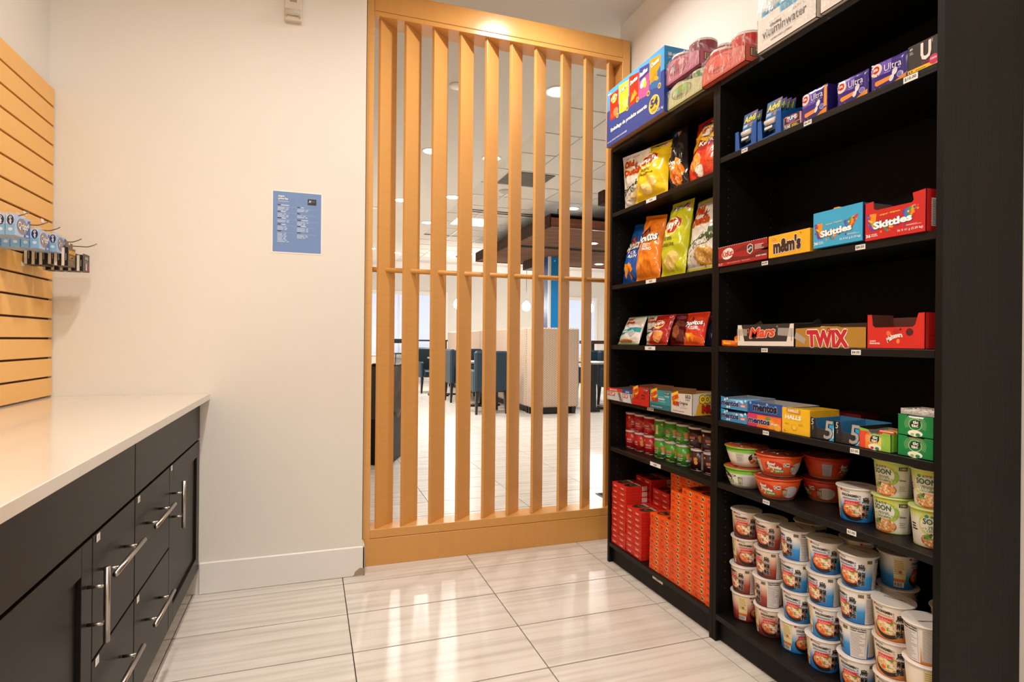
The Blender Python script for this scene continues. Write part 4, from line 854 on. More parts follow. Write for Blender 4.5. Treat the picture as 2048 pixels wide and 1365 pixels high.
for k, (y, kd, d1, d0) in enumerate(ys):
    off = -.014 if kd == 'maroon' else 0
    for lvl, dg in ((0, d0), (1, d1)):
        if kd == 'maroon' and lvl == 1 and k == 8: pass
        put(CAN[kd], 'chip_can', '%s short chip can, %s row, %s from the left' % ({'red': 'red', 'green': 'green', 'maroon': 'dark maroon'}[kd], 'upper' if lvl else 'lower', NTH[k]), 'chip can', (1.509, y + (off if lvl == 0 else 0), .5755 + .0878 * lvl), math.radians(dg), 'short chip cans on one shelf')

# ================================================================== LAUNDRY BOXES
def bounce_mesh():
    a = Art(); a.rect(1, 1, 64, 3, '#a51612', 1); a.text('bounce', 18, 9, 46, 19, '#f6c9b8', bold=.07, shear=.1, z=4)
    t = Art(); t.ell(34, 55, 28, 44, '#2a2c22', .8); t.ell(36, 66, 22, 26, '#a58a2c', 1.0); t.ell(36, 64, 18, 21, '#3a4028', 1.3); t.text('bounce', 6, 74, 60, 96, '#e8d9d2', bold=.06, z=4, rot=0)
    s = Art(); s.rect(88, 3, 116, 24, '#e6c8c4', 1); s.lines(90, 5, 114, 22, 5, '#c79a96', .3, z=1.6); s.rect(2, 13, 84, 13.8, '#8e120f', 1)
    return carton(65, 26.9, 120, '#d5281c', a, s, t, bev=.0006).mesh('laundry_box')
def tide_mesh():
    a = Art(); a.ell(54, 14, 9.5, 10.5, '#f6c52a', 1, 20); a.ell(54, 14, 7.6, 8.4, '#f2a52a', 1.4, 18); a.text('Tide', 46.5, 9, 61.5, 19.5, '#1d2f66', bold=.09, z=5, out='#f3ece2', ow=.02)
    a.lines(8, 9, 32, 20, 3, '#9c2f10', .55); a.rect(1, .8, 75, 2, '#c23c0c', 1)
    t = Art(); t.ell(38, 55, 30, 40, '#7d3010', .8); t.ell(38, 58, 24, 32, '#b0521a', 1); t.text('Tide', 16, 40, 60, 70, '#20304e', bold=.08, z=3)
    return carton(76, 26.6, 118, '#f2580f', a, None, t, bev=.0006).mesh('laundry_box')
BM, TM = bounce_mesh(), tide_mesh()
rn = random.Random(21)
def stack(mesh, word, xf, yl, n, colword, group, pitch, zb=.1013, vis=99, jit=.0016):
    for k in range(n):
        if n - k > vis: 
            if k > 0: pass
        dx, dy = rn.uniform(-jit, jit), rn.uniform(-jit * .4, jit * .4)
        put(mesh, 'laundry_box', '%s, %s, %s' % (word, ORD[n - 1 - k], colword), 'laundry box', (xf + dx, yl + dy, zb + pitch * k), group=group)
GR, GT = 'red dryer sheet boxes', 'orange detergent boxes'
RP, TP = .0274, .0271
for yl, n, w_ in ((2.562, 11, 'leftmost red stack'), (2.4955, 11, 'second red stack'), (2.424, 8, 'third red stack'), (2.357, 8, 'fourth red stack')):
    stack(BM, 'red dryer sheet box', 1.424 + (.001 if n == 8 else 0), yl, n, w_, GR, RP)
for yl, n, w_ in ((2.545, 12, 'first rear red stack'), (2.4785, 12, 'second rear red stack'), (2.394, 11, 'third rear red stack'), (2.327, 11, 'fourth rear red stack')):
    stack(BM, 'shaded red dryer sheet box', 1.551, yl, n, w_, GR, RP)
for yl, n, w_ in ((2.2195, 9, 'leftmost orange stack'), (2.1425, 9, 'second orange stack'), (2.0655, 14, 'third orange stack'), (1.989, 15, 'fourth orange stack'), (1.912, 15, 'fifth orange stack')):
    stack(TM, 'orange detergent box', 1.424, yl, n, w_, GT, TP, jit=.0022)
m = MB(); m.box(0, -.034, 0, .118, 0, .0266, ink('#f2580f', .4), .0006); a = Art(); a.lines(6, 9, 27, 20, 3, '#9c2f10', .55); a.to(m, FM); HM = m.mesh('laundry_box_turned')
stack(HM, 'orange detergent box turned endways', 1.424, 1.8345, 15, 'narrow stack by the right panel', GT, TP)
for yl, n, w_ in ((2.245, 15, 'first rear orange stack'), (2.168, 15, 'second rear orange stack'), (2.091, 15, 'third rear orange stack'), (2.014, 15, 'fourth rear orange stack')):
    stack(TM, 'shaded orange detergent box', 1.548, yl, n, w_, GT, TP)

# ================================================================== CHIP BAGS
def bag(name, label, cat, xb, xt, bl, br, tl, tr, T, base, art, seed, group, crimp='#c9c2b8', crimp2=None, wr=1.0, zig=False):
    P0 = Vector((xb, bl[0], bl[1])); P1 = Vector((xb, br[0], br[1])); P2 = Vector((xt, tl[0], tl[1])); P3 = Vector((xt, tr[0], tr[1]))
    O = (P0 + P1) / 2; O.z = min(P0.z, P1.z)
    H = ((P2 + P3) / 2 - (P0 + P1) / 2); Wd = (P1 - P0); N = Wd.cross(H).normalized()
    if N.x > 0: N = -N
    size = H.length
    def prof(u, v):
        e = max(0.0, 1 - abs(2 * u - 1) ** 2.6) ** .55
        vv = min(max((v - .045) / .91, 0), 1); q = max(0.0, 1 - abs(2 * vv - 1) ** 3.0) ** .6
        q *= .80 + .42 * (1 - vv); return e * q
    def P(u, v, side=1, l=0):
        pu = u
        nar = .035 * sin(pi * min(max(v, 0), 1)) ; uu_ = .5 + (u - .5) * (1 - nar * 2)
        p = P0.lerp(P1, uu_).lerp(P2.lerp(P3, uu_), v)
        k = prof(u, v); x, y = u * 2.1, v * 3.2
        w1 = abs(noise.noise(Vector((x * 1.6 + y * .8, y * 1.3 - x * .5, seed * 3.1)))) * .026; w2 = abs(noise.noise(Vector((x * 4.2 - y * 2, y * 3.0 + x, seed * 5.7 + side)))) * .011
        endf = .35 + .9 * abs(2 * v - 1) ** 1.5
        w = (w1 * .8 + w2 * endf) * wr * size / .32
        ed = sin(v * 40 + seed) * .0012 * (1 if v < .05 or v > .95 else 0)
        return p + N * (side * (k * T) - side * w * min(1, k * 1.6) + ed + l) - O
    m = MB(); bm = ink(base, .22) if isinstance(base, str) else base
    m.grid(30, 40, lambda u, v: P(u, v, 1), bm); m.grid(14, 20, lambda u, v: P(u, v, -1), bm)
    c2 = ink(crimp, .3)
    if zig:
        for v0 in (0, 1):
            n = 26
            for k in range(n):
                a_, b_ = k / n, (k + 1) / n; vq = (-.018, 0) if v0 == 0 else (1.018, 1)
                pts = [P(a_, vq[1]), P(b_, vq[1]), P((a_ + b_) / 2, vq[0])]
                m.add(pts, [(0, 1, 2)], ink(crimp if k % 2 else (crimp2 or crimp), .3))
            m.grid(26, 1, lambda u, v: P(u, (.0 + v * .03) if v0 == 0 else (.97 + v * .03), 1, .0006), c2)
    art.to(m, lambda u, v, l=0: P(u / 100, v / 100, 1, .0006 + l), maxlen=5, dz=.00022, rough=.24)
    o = obj(name, m, None, O); return tag(o, label, cat, group)
def od_art(flav, c, dip):
    a = Art(); a.rect(2, 4, 98, 96, '#d9d1c8', .3)
    a.text('Old', 10, 74, 48, 88, '#b5301a', bold=.09, z=6, out='#e8b02a', ow=.05); a.text('Dutch', 10, 58, 78, 71, '#b5301a', bold=.09, z=6, out='#e8b02a', ow=.05)
    a.poly([(54, 76), (60, 84), (58, 76), (66, 80), (60, 74), (68, 68), (58, 72), (56, 66), (54, 73), (46, 74)], '#8f3524', 5); a.rect(55, 66, 60, 72, '#3c3a28', 5); a.text('GLUTEN FREE', 14, 91, 28, 94, '#5d5852'); a.text('NON-GMO PROJECT', 40, 91, 66, 94, '#5d5852')
    a.poly([(4, 37), (40, 44), (96, 58), (96, 40), (60, 30), (4, 22)], c, 1.5); a.text(flav[0], 16, 38, 78, 47, '#f2efe6', bold=.05, shear=.2, rot=.2, z=6); a.text(flav[1], 12, 28, 74, 37, '#f2efe6', bold=.05, shear=.2, rot=.2, z=6)
    a.ell(64, 16, 30, 13, '#c9933a' if dip else '#c9b06a', 1.8, 20); rn = random.Random(len(flav[0]))
    for k in range(16): a.ell(44 + 44 * rn.random(), 8 + 18 * rn.random(), 8, 3.4, rn.choice(['#d9a44a', '#b87f2c', '#e6bc6a', '#c08a34']), 2.2 + .06 * k, 10, rot=rn.random() * 2)
    a.ell(20, 12, 12, 9, '#e2ddd4', 3.4, 18); a.ell(20, 13, 9, 6, '#f0ece4', 3.7, 16); a.poly([(22, 14), (30, 19), (26, 12)], '#4c6a34', 4)
    return a
def lays_art(sub, main, extra=None):
    a = Art()
    if extra: a.poly([(20, 84), (84, 88), (86, 96), (18, 93)], '#163c6c', 2); a.text('FAMILY SIZE', 28, 90, 74, 94, '#e8eef4', bold=.03, rot=.05); a.text('FORMAT FAMILIAL', 26, 85.5, 76, 89.5, '#e8eef4', bold=.03, rot=.05)
    a.ell(88, 90, 8, 5.5, '#d8b0a0', 2.5, 16); a.ell(88, 90, 5, 3.4, '#c0342c', 2.9, 14)
    a.ell(46, 62, 30, 14, '#f6d23c', 1.2, 26); a.poly([(18, 62), (30, 71), (58, 76), (76, 72), (78, 62), (60, 54), (34, 54)], '#c3231f', 2); a.ring(46, 62, 30, 14, 2, '#f4ead2', 2.6)
    a.text("Lay's", 24, 56, 72, 72, '#f7f2ea', bold=.06, shear=.15, rot=.10, z=6, out='#8f1412', ow=.03)
    a.text(sub[0], 22, 43, 62, 49, main, bold=.01, shear=.1, z=5); a.text(sub[1], 22, 35, 74, 41, main, bold=.01, shear=.1, z=5)
    a.ell(62, 18, 20, 10, '#e8c86a', 1.6, 18, rot=.3); a.ell(50, 14, 16, 8, '#f0d688', 2, 16, rot=-.2)
    return a
def dor_art(sub, bag_c, chip='#f29a1e'):
    a = Art(); a.poly([(14, 58), (46, 82), (54, 58), (40, 56)], '#1d1412', 1.3); a.poly([(20, 60), (45, 77), (50, 60)], '#c8381c', 1.8); a.poly([(24, 52), (40, 56), (30, 36)], '#c8381c', 1.6); a.poly([(26, 50), (37, 53), (30, 41)], '#f0ece4', 2.0)
    a.text('Doritos', 8, 54, 92, 70, '#f8f6f2', bold=.045, shear=.12, rot=.08, z=6, out='#17110f', ow=.05)
    a.text(sub[0], 42, 47, 74, 52, '#f4f0ea', bold=.03, z=5); a.text(sub[1], 38, 41, 78, 46, '#f4f0ea', bold=.03, z=5)
    a.poly([(18, 32), (58, 30), (30, 8)], chip, 2); a.poly([(44, 34), (70, 22), (52, 6)], '#e8831a', 2.3); a.poly([(26, 28), (46, 27), (32, 16)], '#f8b840', 2.6)
    return a
GB1 = 'large chip bags on the top left shelf'; GB2 = 'large chip bags on the second left shelf'; GB3 = 'small chip bags on the third left shelf'
bag('chip_bag', 'white dill chip bag, leftmost on its shelf', 'chip bag', 1.448, 1.462, (2.50, 1.7345), (2.24, 1.7345), (2.552, 2.012), (2.30, 1.985), .022, '#d6cfc6', od_art(('Creamy Dill', 'Aneth Crémeux'), '#3b4a26', False), 1, GB1)
a = lays_art(('Classic', 'Classique'), '#3d3a20'); a.poly([(4, 80), (14, 94), (20, 97), (12, 78)], '#1c3c5c', 1.5); a.poly([(38, 92), (80, 97), (84, 90), (50, 88)], '#17456c', 1.6)
bag('chip_bag', "yellow potato chip bag leaning right, second on its shelf", 'chip bag', 1.43, 1.51, (2.376, 1.7345), (2.115, 1.7345), (2.41, 2.022), (2.20, 1.998), .052, '#e9c41c', a, 2, GB1, '#c9a21a')
a = Art(); a.ell(52, 90, 14, 6.5, '#e0a496', 2, 18); a.ell(52, 90, 7, 3.6, '#b8302c', 2.5, 14); a.poly([(22, 93), (34, 95), (32, 88), (22, 86)], '#2f6cb0', 1.6); a.ell(56, 24, 34, 21, '#ea7f20', 1.4, 22); a.ell(64, 32, 20, 13, '#f2a040', 1.8, 18); a.ell(44, 18, 16, 9, '#d8641a', 2, 16)
a.poly([(0, 40), (14, 66), (24, 68), (16, 44)], '#f0b42c', 1.6); a.poly([(2, 44), (12, 60), (18, 58), (12, 46)], '#c9342a', 2); a.text('BAR-B-Q', 2, 35, 34, 41, '#f2efe8', bold=.05, rot=.1)
bag('chip_bag', 'black barbecue chip bag twisted at the top, third on its shelf', 'chip bag', 1.442, 1.52, (2.122, 1.7345), (1.985, 1.7345), (2.205, 2.035), (2.105, 2.022), .036, '#241d1a', a, 3, GB1, '#3a302a', wr=1.5)
a = Art(); a.rect(2, 2, 98, 45, '#d8381e', .3); a.poly([(2, 60), (40, 84), (98, 84), (98, 76), (50, 66), (6, 48)], '#f2b21c', .9); a.ell(64, 72, 34, 15, '#f6cf2c', 1.3, 24); a.rect(34, 64, 99, 79, '#c0201c', 2, sk=2); a.text("Lay's", 36, 63, 92, 82, '#f8f3ec', bold=.06, shear=.15, rot=.05, z=6, out='#8a1412'); a.text('Ketchup', 38, 50, 92, 59, '#f8efe8', bold=.03, shear=.15, z=5, rot=.05)
a.ell(26, 30, 16, 15, '#e8a03c', 1.5, 18); a.ell(44, 14, 12, 9, '#f0e2d4', 1.8, 16); a.poly([(60, 40), (96, 48), (96, 20), (70, 10)], '#e85a2a', 1.2); a.poly([(20, 80), (60, 96), (90, 97), (60, 88)], '#2c4c7c', 1.6); a.ell(72, 93, 22, 4, '#e87a3c', 1.9)
bag('chip_bag', "red ketchup chip bag at the right end of its shelf", 'chip bag', 1.455, 1.535, (2.012, 1.7345), (1.806, 1.7345), (2.05, 2.008), (1.875, 2.012), .032, '#a81c18', a, 4, GB1, '#8f1614')
bag('chip_bag', 'blue tortilla chip bag, leftmost on its shelf', 'chip bag', 1.468, 1.53, (2.555, 1.3755), (2.378, 1.3755), (2.54, 1.68), (2.39, 1.66), .038, '#1356b0', dor_art(('COOL', 'RANCH'), 0), 5, GB2, '#1a3f78')
bag('chip_bag', 'orange tortilla chip bag, second on its shelf', 'chip bag', 1.435, 1.505, (2.37, 1.3755), (2.175, 1.3755), (2.398, 1.692), (2.225, 1.668), .046, '#e8801a', dor_art(('ZESTY', 'NACHO'), 0, '#f0921c'), 6, GB2, '#c9661a')
bag('chip_bag', "lime green dill pickle family size chip bag, third on its shelf", 'chip bag', 1.435, 1.505, (2.166, 1.3755), (1.995, 1.3755), (2.185, 1.702), (2.03, 1.697), .048, '#c4c41c', lays_art(('Dill Pickle', 'Cornichon à l’aneth'), '#3c4020', True), 7, GB2, '#8f9420')
bag('chip_bag', 'white dill chip bag at the right end of its shelf', 'chip bag', 1.455, 1.525, (2.015, 1.3825), (1.812, 1.3825), (2.035, 1.678), (1.862, 1.682), .040, '#d9d2ca', od_art(('Creamy Dill', 'Aneth Crémeux'), '#4a5a2c', True), 8, GB2, '#b8b02c', '#2c2c1c', zig=True)
small = [('white and teal small chip bag, leftmost on its shelf', 1.435, 1.50, (2.535, 2.343), (2.54, 2.372), 'od1'), ('white small chip bag half hidden behind the red one', 1.462, 1.525, (2.32, 2.175), (2.41, 2.25), 'od2'),
         ("small red chip bag in the middle of its shelf", 1.435, 1.495, (2.262, 2.118), (2.282, 2.140), 'lay'), ('dark red small chip bag in shade behind the small red one', 1.465, 1.53, (2.145, 2.02), (2.20, 2.085), 'dk'),
         ('small red chip bag with two orange chips pictured', 1.435, 1.495, (2.000, 1.872), (2.055, 1.912), 'dor'), ('dark blue small chip bag in shade by the divider panel', 1.475, 1.54, (1.915, 1.806), (1.985, 1.86), 'dk2'),
         ('purple and red small chip bag behind the small red bag picturing two chips', 1.478, 1.54, (2.06, 1.945), (2.13, 2.03), 'dk3')]
for k, (lb, xb, xt, b_, t_, kd) in enumerate(small):
    a = Art(); base = '#a8231c'; cr = '#8f8a84'
    if kd[:2] == 'od': 
        base = '#dcd6cf'; a.text('Old', 16, 82, 46, 93, '#b5401a', bold=.09, z=6, out='#e8b02a'); a.text('Dutch', 14, 69, 60, 79, '#b5401a', bold=.09, z=6, out='#e8b02a'); cc = '#1f8f96' if kd == 'od1' else '#3b4a26'
        a.poly([(2, 38), (50, 52), (98, 56), (98, 40), (50, 36), (2, 22)], cc, 1.5); a.lines(10, 36, 60, 44, 2, '#e6efee', .5, z=3); a.ell(66, 34, 14, 12, '#a9c0c4', 2, 14); a.ell(40, 8, 34, 5, '#b8803a', 2, 14); cr = '#2f7a3a'
    if kd == 'lay': a = lays_art(('Ketchup', 'Ketchup'), '#f0dcd4'); base = '#a81f18'; a.ell(56, 24, 26, 16, '#e08a4a', 2.6, 18); a.ell(66, 30, 16, 10, '#eaa866', 3, 16)
    if kd == 'dor': a = dor_art(('NACHO', 'CHEESE'), 0); base = '#c8341a'; a.poly([(2, 30), (98, 20), (98, 3), (2, 3)], '#e0581c', .6)
    if kd == 'dk': base = '#5a1414'; a.ell(46, 36, 26, 20, '#8a4a2c', 1.5, 16); a.ell(60, 84, 30, 8, '#7a3a44', 1.5, 16)
    if kd == 'dk2': base = '#1c1c34'; a.ell(70, 20, 22, 12, '#8f8fb0', 1.5, 14); a.poly([(4, 60), (40, 96), (60, 96), (20, 55)], '#8a1f18', 1.5)
    if kd == 'dk3': base = '#3c1648'; a.poly([(4, 60), (90, 96), (96, 80), (20, 40)], '#9a1f20', 1.5)
    bag('chip_bag', lb, 'chip bag', xb, xt, (b_[0], 1.0835), (b_[1], 1.0835), (t_[0], 1.216 + .004 * (k % 2)), (t_[1], 1.218), .024, base, a, 20 + k, GB3, cr, '#d9d6ce', zig=kd[:2] == 'od', wr=.8)

# ================================================================== SNACK BOX TRAYS ON THE FOURTH LEFT SHELF
def clif(w, topc):
    a = Art(); a.rect(1, 1, w - 1, 42, '#c9d4dc', .8); a.rect(1, 44, w - 1, 60, topc, .9); a.rect(6, 22, w * .52, 41, '#c8201f', 1.4); a.text('CLIF', 20, 25, w * .5, 39, '#f4f0ea', bold=.06); a.text('E', 9, 26, 17, 38, '#f4f0ea', bold=.05)
    a.poly([(w * .7, 42), (w * .85, 4), (w * .99, 2), (w * .86, 42)], '#8a6a5a', 1.6); a.lines(8, 6, w * .5, 17, 3, '#e9eef2', .4); a.text('BAR', 30, 48, w * .7, 54, '#f4f0ea', bold=.03); return a
m = tray(150, 130, [(0, 0), (150, 0), (150, 54), (0, 60)], [(0, 0), (130, 0), (130, 60), (0, 54)], [(0, 0), (150, 0), (150, 66), (0, 66)], '#b9c4cc', '#5a5450', clif(150, '#d8301f'))
put(m, 'snack_bar_box', 'open snack bar carton with a red top edge, leftmost on its shelf', 'snack box', (1.392, 2.5635, .8115), group='snack bar cartons')
m = tray(92, 130, [(0, 0), (92, 0), (92, 60), (0, 60)], [(0, 0), (130, 0), (130, 66), (0, 60)], [(0, 0), (92, 0), (92, 72), (0, 72)], '#b9c4cc', '#5a5450', clif(92, '#1f4fa0'))
put(m, 'snack_bar_box', 'open snack bar carton with a blue top edge beside the red-edged one', 'snack box', (1.392, 2.4125, .8115), group='snack bar cartons')
def corn(w, kind):
    a = Art(); fg = {'r': '#5c0f0c', 't': '#e9f2f2', 'w': '#2c2826'}[kind]
    a.poly([(6, 60), (14, 80), (w * .34, 90), (w * .38, 60), (w * .22, 34), (8, 30)], '#f2c22c', 1.5); a.text('CORN', 6, 54, w * .36, 72, '#e0402a', bold=.08, rot=.35, z=5, out='#3a1208', ow=.03); a.text('NUTS', 14, 30, w * .40, 48, '#c8261c', bold=.1, rot=-.05, z=6, out='#5a0c0a', ow=.03)
    a.rect(w * .68, 66, w * .92, 78, '#2a2826', 1.5); a.text('71159', w * .70, 68, w * .90, 76, '#e9e6e0', bold=.02); a.text('01005', w * .70, 56, w * .90, 63, fg)
    if kind == 't': a.text('RANCH', w * .42, 42, w * .70, 50, fg, bold=.06); a.rect(w * .42, 54, w * .66, 55, fg, 2); a.text('Oven Roasted', w * .38, 34, w * .74, 38, fg); a.text('18 packs / paquets 48 g', w * .1, 8, w * .58, 13, fg, bold=.02); a.rect(1, 1, w - 1, 24, '#1c6f7c', .7)
    elif kind == 'w': a.text('Original', w * .42, 36, w * .80, 50, fg, bold=.02); a.rect(w * .5, 32, w * .7, 32.8, fg, 2); a.text('Oven Roasted', w * .44, 24, w * .76, 28, fg); a.text('18 packs / paquets 48 g', w * .12, 8, w * .64, 13, fg, bold=.02)
    else: a.rect(w * .54, 30, w * .76, 52, '#7c1410', 1.4); a.text('BBQ', w * .56, 36, w * .74, 44, '#d8381f', bold=.05); a.text('18 packs / paquets', w * .1, 8, w * .6, 13, fg)
    return a
def ctray(w, col, inn, art, side=None, hs=(84, 84)): return tray(w, 120, [(0, 0), (w, 0), (w, hs[1]), (0, hs[0])], [(0, 0), (120, 0), (120, hs[1] + 8), (0, hs[1])], [(0, 0), (w, 0), (w, hs[1] + 8), (0, hs[0] + 8)], col, inn, art, side)
put(ctray(142, '#c8201a', '#7a4a2c', corn(142, 'r'), hs=(82, 84)), 'snack_carton', 'open red corn snack carton', 'snack box', (1.388, 2.3195, .8115), group='corn snack cartons')
put(ctray(160, '#2690a0', '#8a5a34', corn(160, 't'), hs=(80, 84)), 'snack_carton', 'open teal ranch corn snack carton', 'snack box', (1.389, 2.1755, .8115), group='corn snack cartons')
sd = Art(); sd.poly([(14, 2), (24, 40), (50, 84), (60, 60), (100, 2)], '#d8a422', .8); sd.text('CORN', 30, 46, 128, 82, '#f2cf3a', bold=.09, z=5, out='#2a1a10', ow=.07); sd.text('NUTS', 44, 10, 140, 42, '#c8201c', bold=.09, z=6, out='#2a1210', ow=.07)
put(ctray(139, '#d5d0c9', '#9a6a3c', corn(139, 'w'), sd, hs=(78, 84)), 'snack_carton', 'open white original corn snack carton beside the divider', 'snack box', (1.385, 2.0135, .8115), group='corn snack cartons')

# ================================================================== ON TOP OF THE BOOKCASES
a = Art(); W0, H0 = 495, 276
a.rect(0, 0, W0, 176, '#1f479c', .5)
packs = [((27, 248), (113, 250), (34, 123), (111, 119), '#c8241c', '#e65a2c', "Lay's"), ((117, 262), (207, 254), (121, 125), (203, 118), '#ecd03c', '#f2e08a', "Lay's"), ((211, 264), (296, 251), (216, 122), (292, 124), '#c8281c', '#f28a2a', 'Doritos'),
         ((300, 263), (380, 253), (292, 125), (381, 116), '#c04a8c', '#e8dcd8', 'Ruffles'), ((386, 262), (469, 250), (386, 132), (467, 115), '#e89a1c', '#f2c23c', 'Cheetos')]
for k, (tl, tr, bl, br, c1, c2, t) in enumerate(packs):
    a.poly([bl, br, tr, tl], c1, 1.2); cx, cy = (bl[0] + br[0]) / 2, (bl[1] + tl[1]) / 2
    if k in (0, 1): a.ell(cx, cy + 34, 26, 22, '#f6cf3a', 1.8); a.poly([(cx - 24, cy + 26), (cx + 24, cy + 34), (cx + 22, cy + 46), (cx - 22, cy + 38)], '#c8201c', 2.2)
    if k == 2: a.poly([(cx - 26, cy + 24), (cx, cy + 58), (cx + 14, cy + 26)], '#1a1210', 1.8); a.poly([(cx - 16, cy - 50), (cx + 30, cy - 34), (cx + 4, cy - 4)], '#f29a2a', 2); a.poly([(cx - 30, cy - 54), (cx + 4, cy - 46), (cx - 14, cy - 14)], '#f2b03c', 2.3)
    if k == 3: a.poly([bl, (bl[0], bl[1] + 40), (br[0], br[1] + 70), br], '#c9569a', 1.5); a.poly([(tl[0], tl[1]), (tr[0], tr[1]), (tr[0], tr[1] - 40), (tl[0], tl[1] - 60)], '#2f3c8c', 1.5); a.ell(cx - 6, cy - 8, 26, 18, '#f0e0c0', 2, rot=.5); a.ell(cx + 12, cy - 20, 12, 16, '#e8c04a', 2.3)
    if k == 4: a.poly([bl, (bl[0], bl[1] + 20), (br[0], br[1] + 90), br], '#1f6cb0', 1.5); a.ell(cx - 4, cy - 24, 24, 12, '#f28a1c', 2, rot=.5); a.ell(cx + 8, cy - 34, 20, 9, '#f2a43a', 2.3, rot=-.4)
    if k < 2: a.ell(cx + 14, cy - 36, 26, 20, '#e88a5c' if k == 0 else '#f4dc7a', 1.8); a.ell(cx - 16, cy - 44, 15, 12, '#d8542c' if k == 0 else '#e6c23a', 2)
    a.text(t, cx - 32, cy + 26, cx + 32, cy + 48, '#f8f4ee', bold=.07, shear=.1, rot=.08, z=6, out='#5c1210' if k != 4 else '#8a3a10', ow=.03)
    a.ell(br[0] - 6, br[1] + 6, 12, 12, '#f2c83a', 3); a.text(['12', '10', '15', '8', '10'][k], br[0] - 13, br[1], br[0] + 1, br[1] + 12, '#2b3f7c', bold=.04)
a.ell(421, 57, 41, 40, '#e8dca0', 1.6, 30); a.ell(421, 57, 37, 36, '#f4c42c', 2, 30); a.text('54', 392, 46, 450, 84, '#243a7a', bold=.05, z=5); a.text('SACS', 406, 28, 438, 38, '#243a7a', bold=.01)
a.text('Emballage de produits assortis', 42, 58, 366, 82, '#f2f4fa', bold=.05, z=5); a.text('54 x 28 g GRIGNOTINES AROMATISÉES', 10, 14, 196, 26, '#d4dcf2', bold=.04)
a.text('1,51 kg', 444, 14, 490, 28, '#e4eaf6', bold=.02); a.text('160 calories', 10, 252, 44, 262, '#f2f6fa', bold=.03)
sd = Art(); sd.rect(0, 178, 180, 276, '#2f8fd0', .5); sd.rect(0, 0, 180, 176, '#1f479c', .5); sd.text('160 calories', 18, 236, 78, 252, '#f2f6fa', bold=.05); sd.text('ou moins', 20, 226, 60, 233, '#e0ecf6')
m = carton(W0, H0, 178, '#49a2dc', a, sd, bev=.001, rough=.3)
bt = Art(); bt.rect(1, 1, W0 - 1, 170, '#9c7458', .4); bt.to(m, lambda u, q, l=0: (q / 1000, -u / 1000, -l - .0002))
put(m, 'variety_pack_box', 'big blue variety box of 54 chip bags on top of the left bookcase', 'snack box', (1.385, 2.577, 2.0595))
FILM = bpy.data.materials.new('shrink_film'); FILM.use_nodes = True; nt = FILM.node_tree; pb = nt.nodes['Principled BSDF']
pb.inputs['Base Color'].default_value = (.95, .93, .92, 1); pb.inputs['Roughness'].default_value = .12; pb.inputs['Specular IOR Level'].default_value = .9
tcn = nt.nodes.new('ShaderNodeTexCoord'); nz = nt.nodes.new('ShaderNodeTexNoise'); mpn = nt.nodes.new('ShaderNodeMapping'); mpn.inputs['Scale'].default_value = (30, 60, 22); nz.inputs['Scale'].default_value = 1; nz.inputs['Detail'].default_value = 4; nz.inputs['Distortion'].default_value = 1.5
nt.links.new(tcn.outputs['Object'], mpn.inputs[0]); nt.links.new(mpn.outputs[0], nz.inputs['Vector'])
mr = nt.nodes.new('ShaderNodeMapRange'); mr.inputs[1].default_value = .48; mr.inputs[2].default_value = .72; mr.inputs[3].default_value = .07; mr.inputs[4].default_value = .55; nt.links.new(nz.outputs[0], mr.inputs[0]); nt.links.new(mr.outputs[0], pb.inputs['Alpha'])
bp = nt.nodes.new('ShaderNodeBump'); bp.inputs['Strength'].default_value = .8; bp.inputs['Distance'].default_value = .004; nt.links.new(nz.outputs[0], bp.inputs['Height']); nt.links.new(bp.outputs[0], pb.inputs['Normal'])
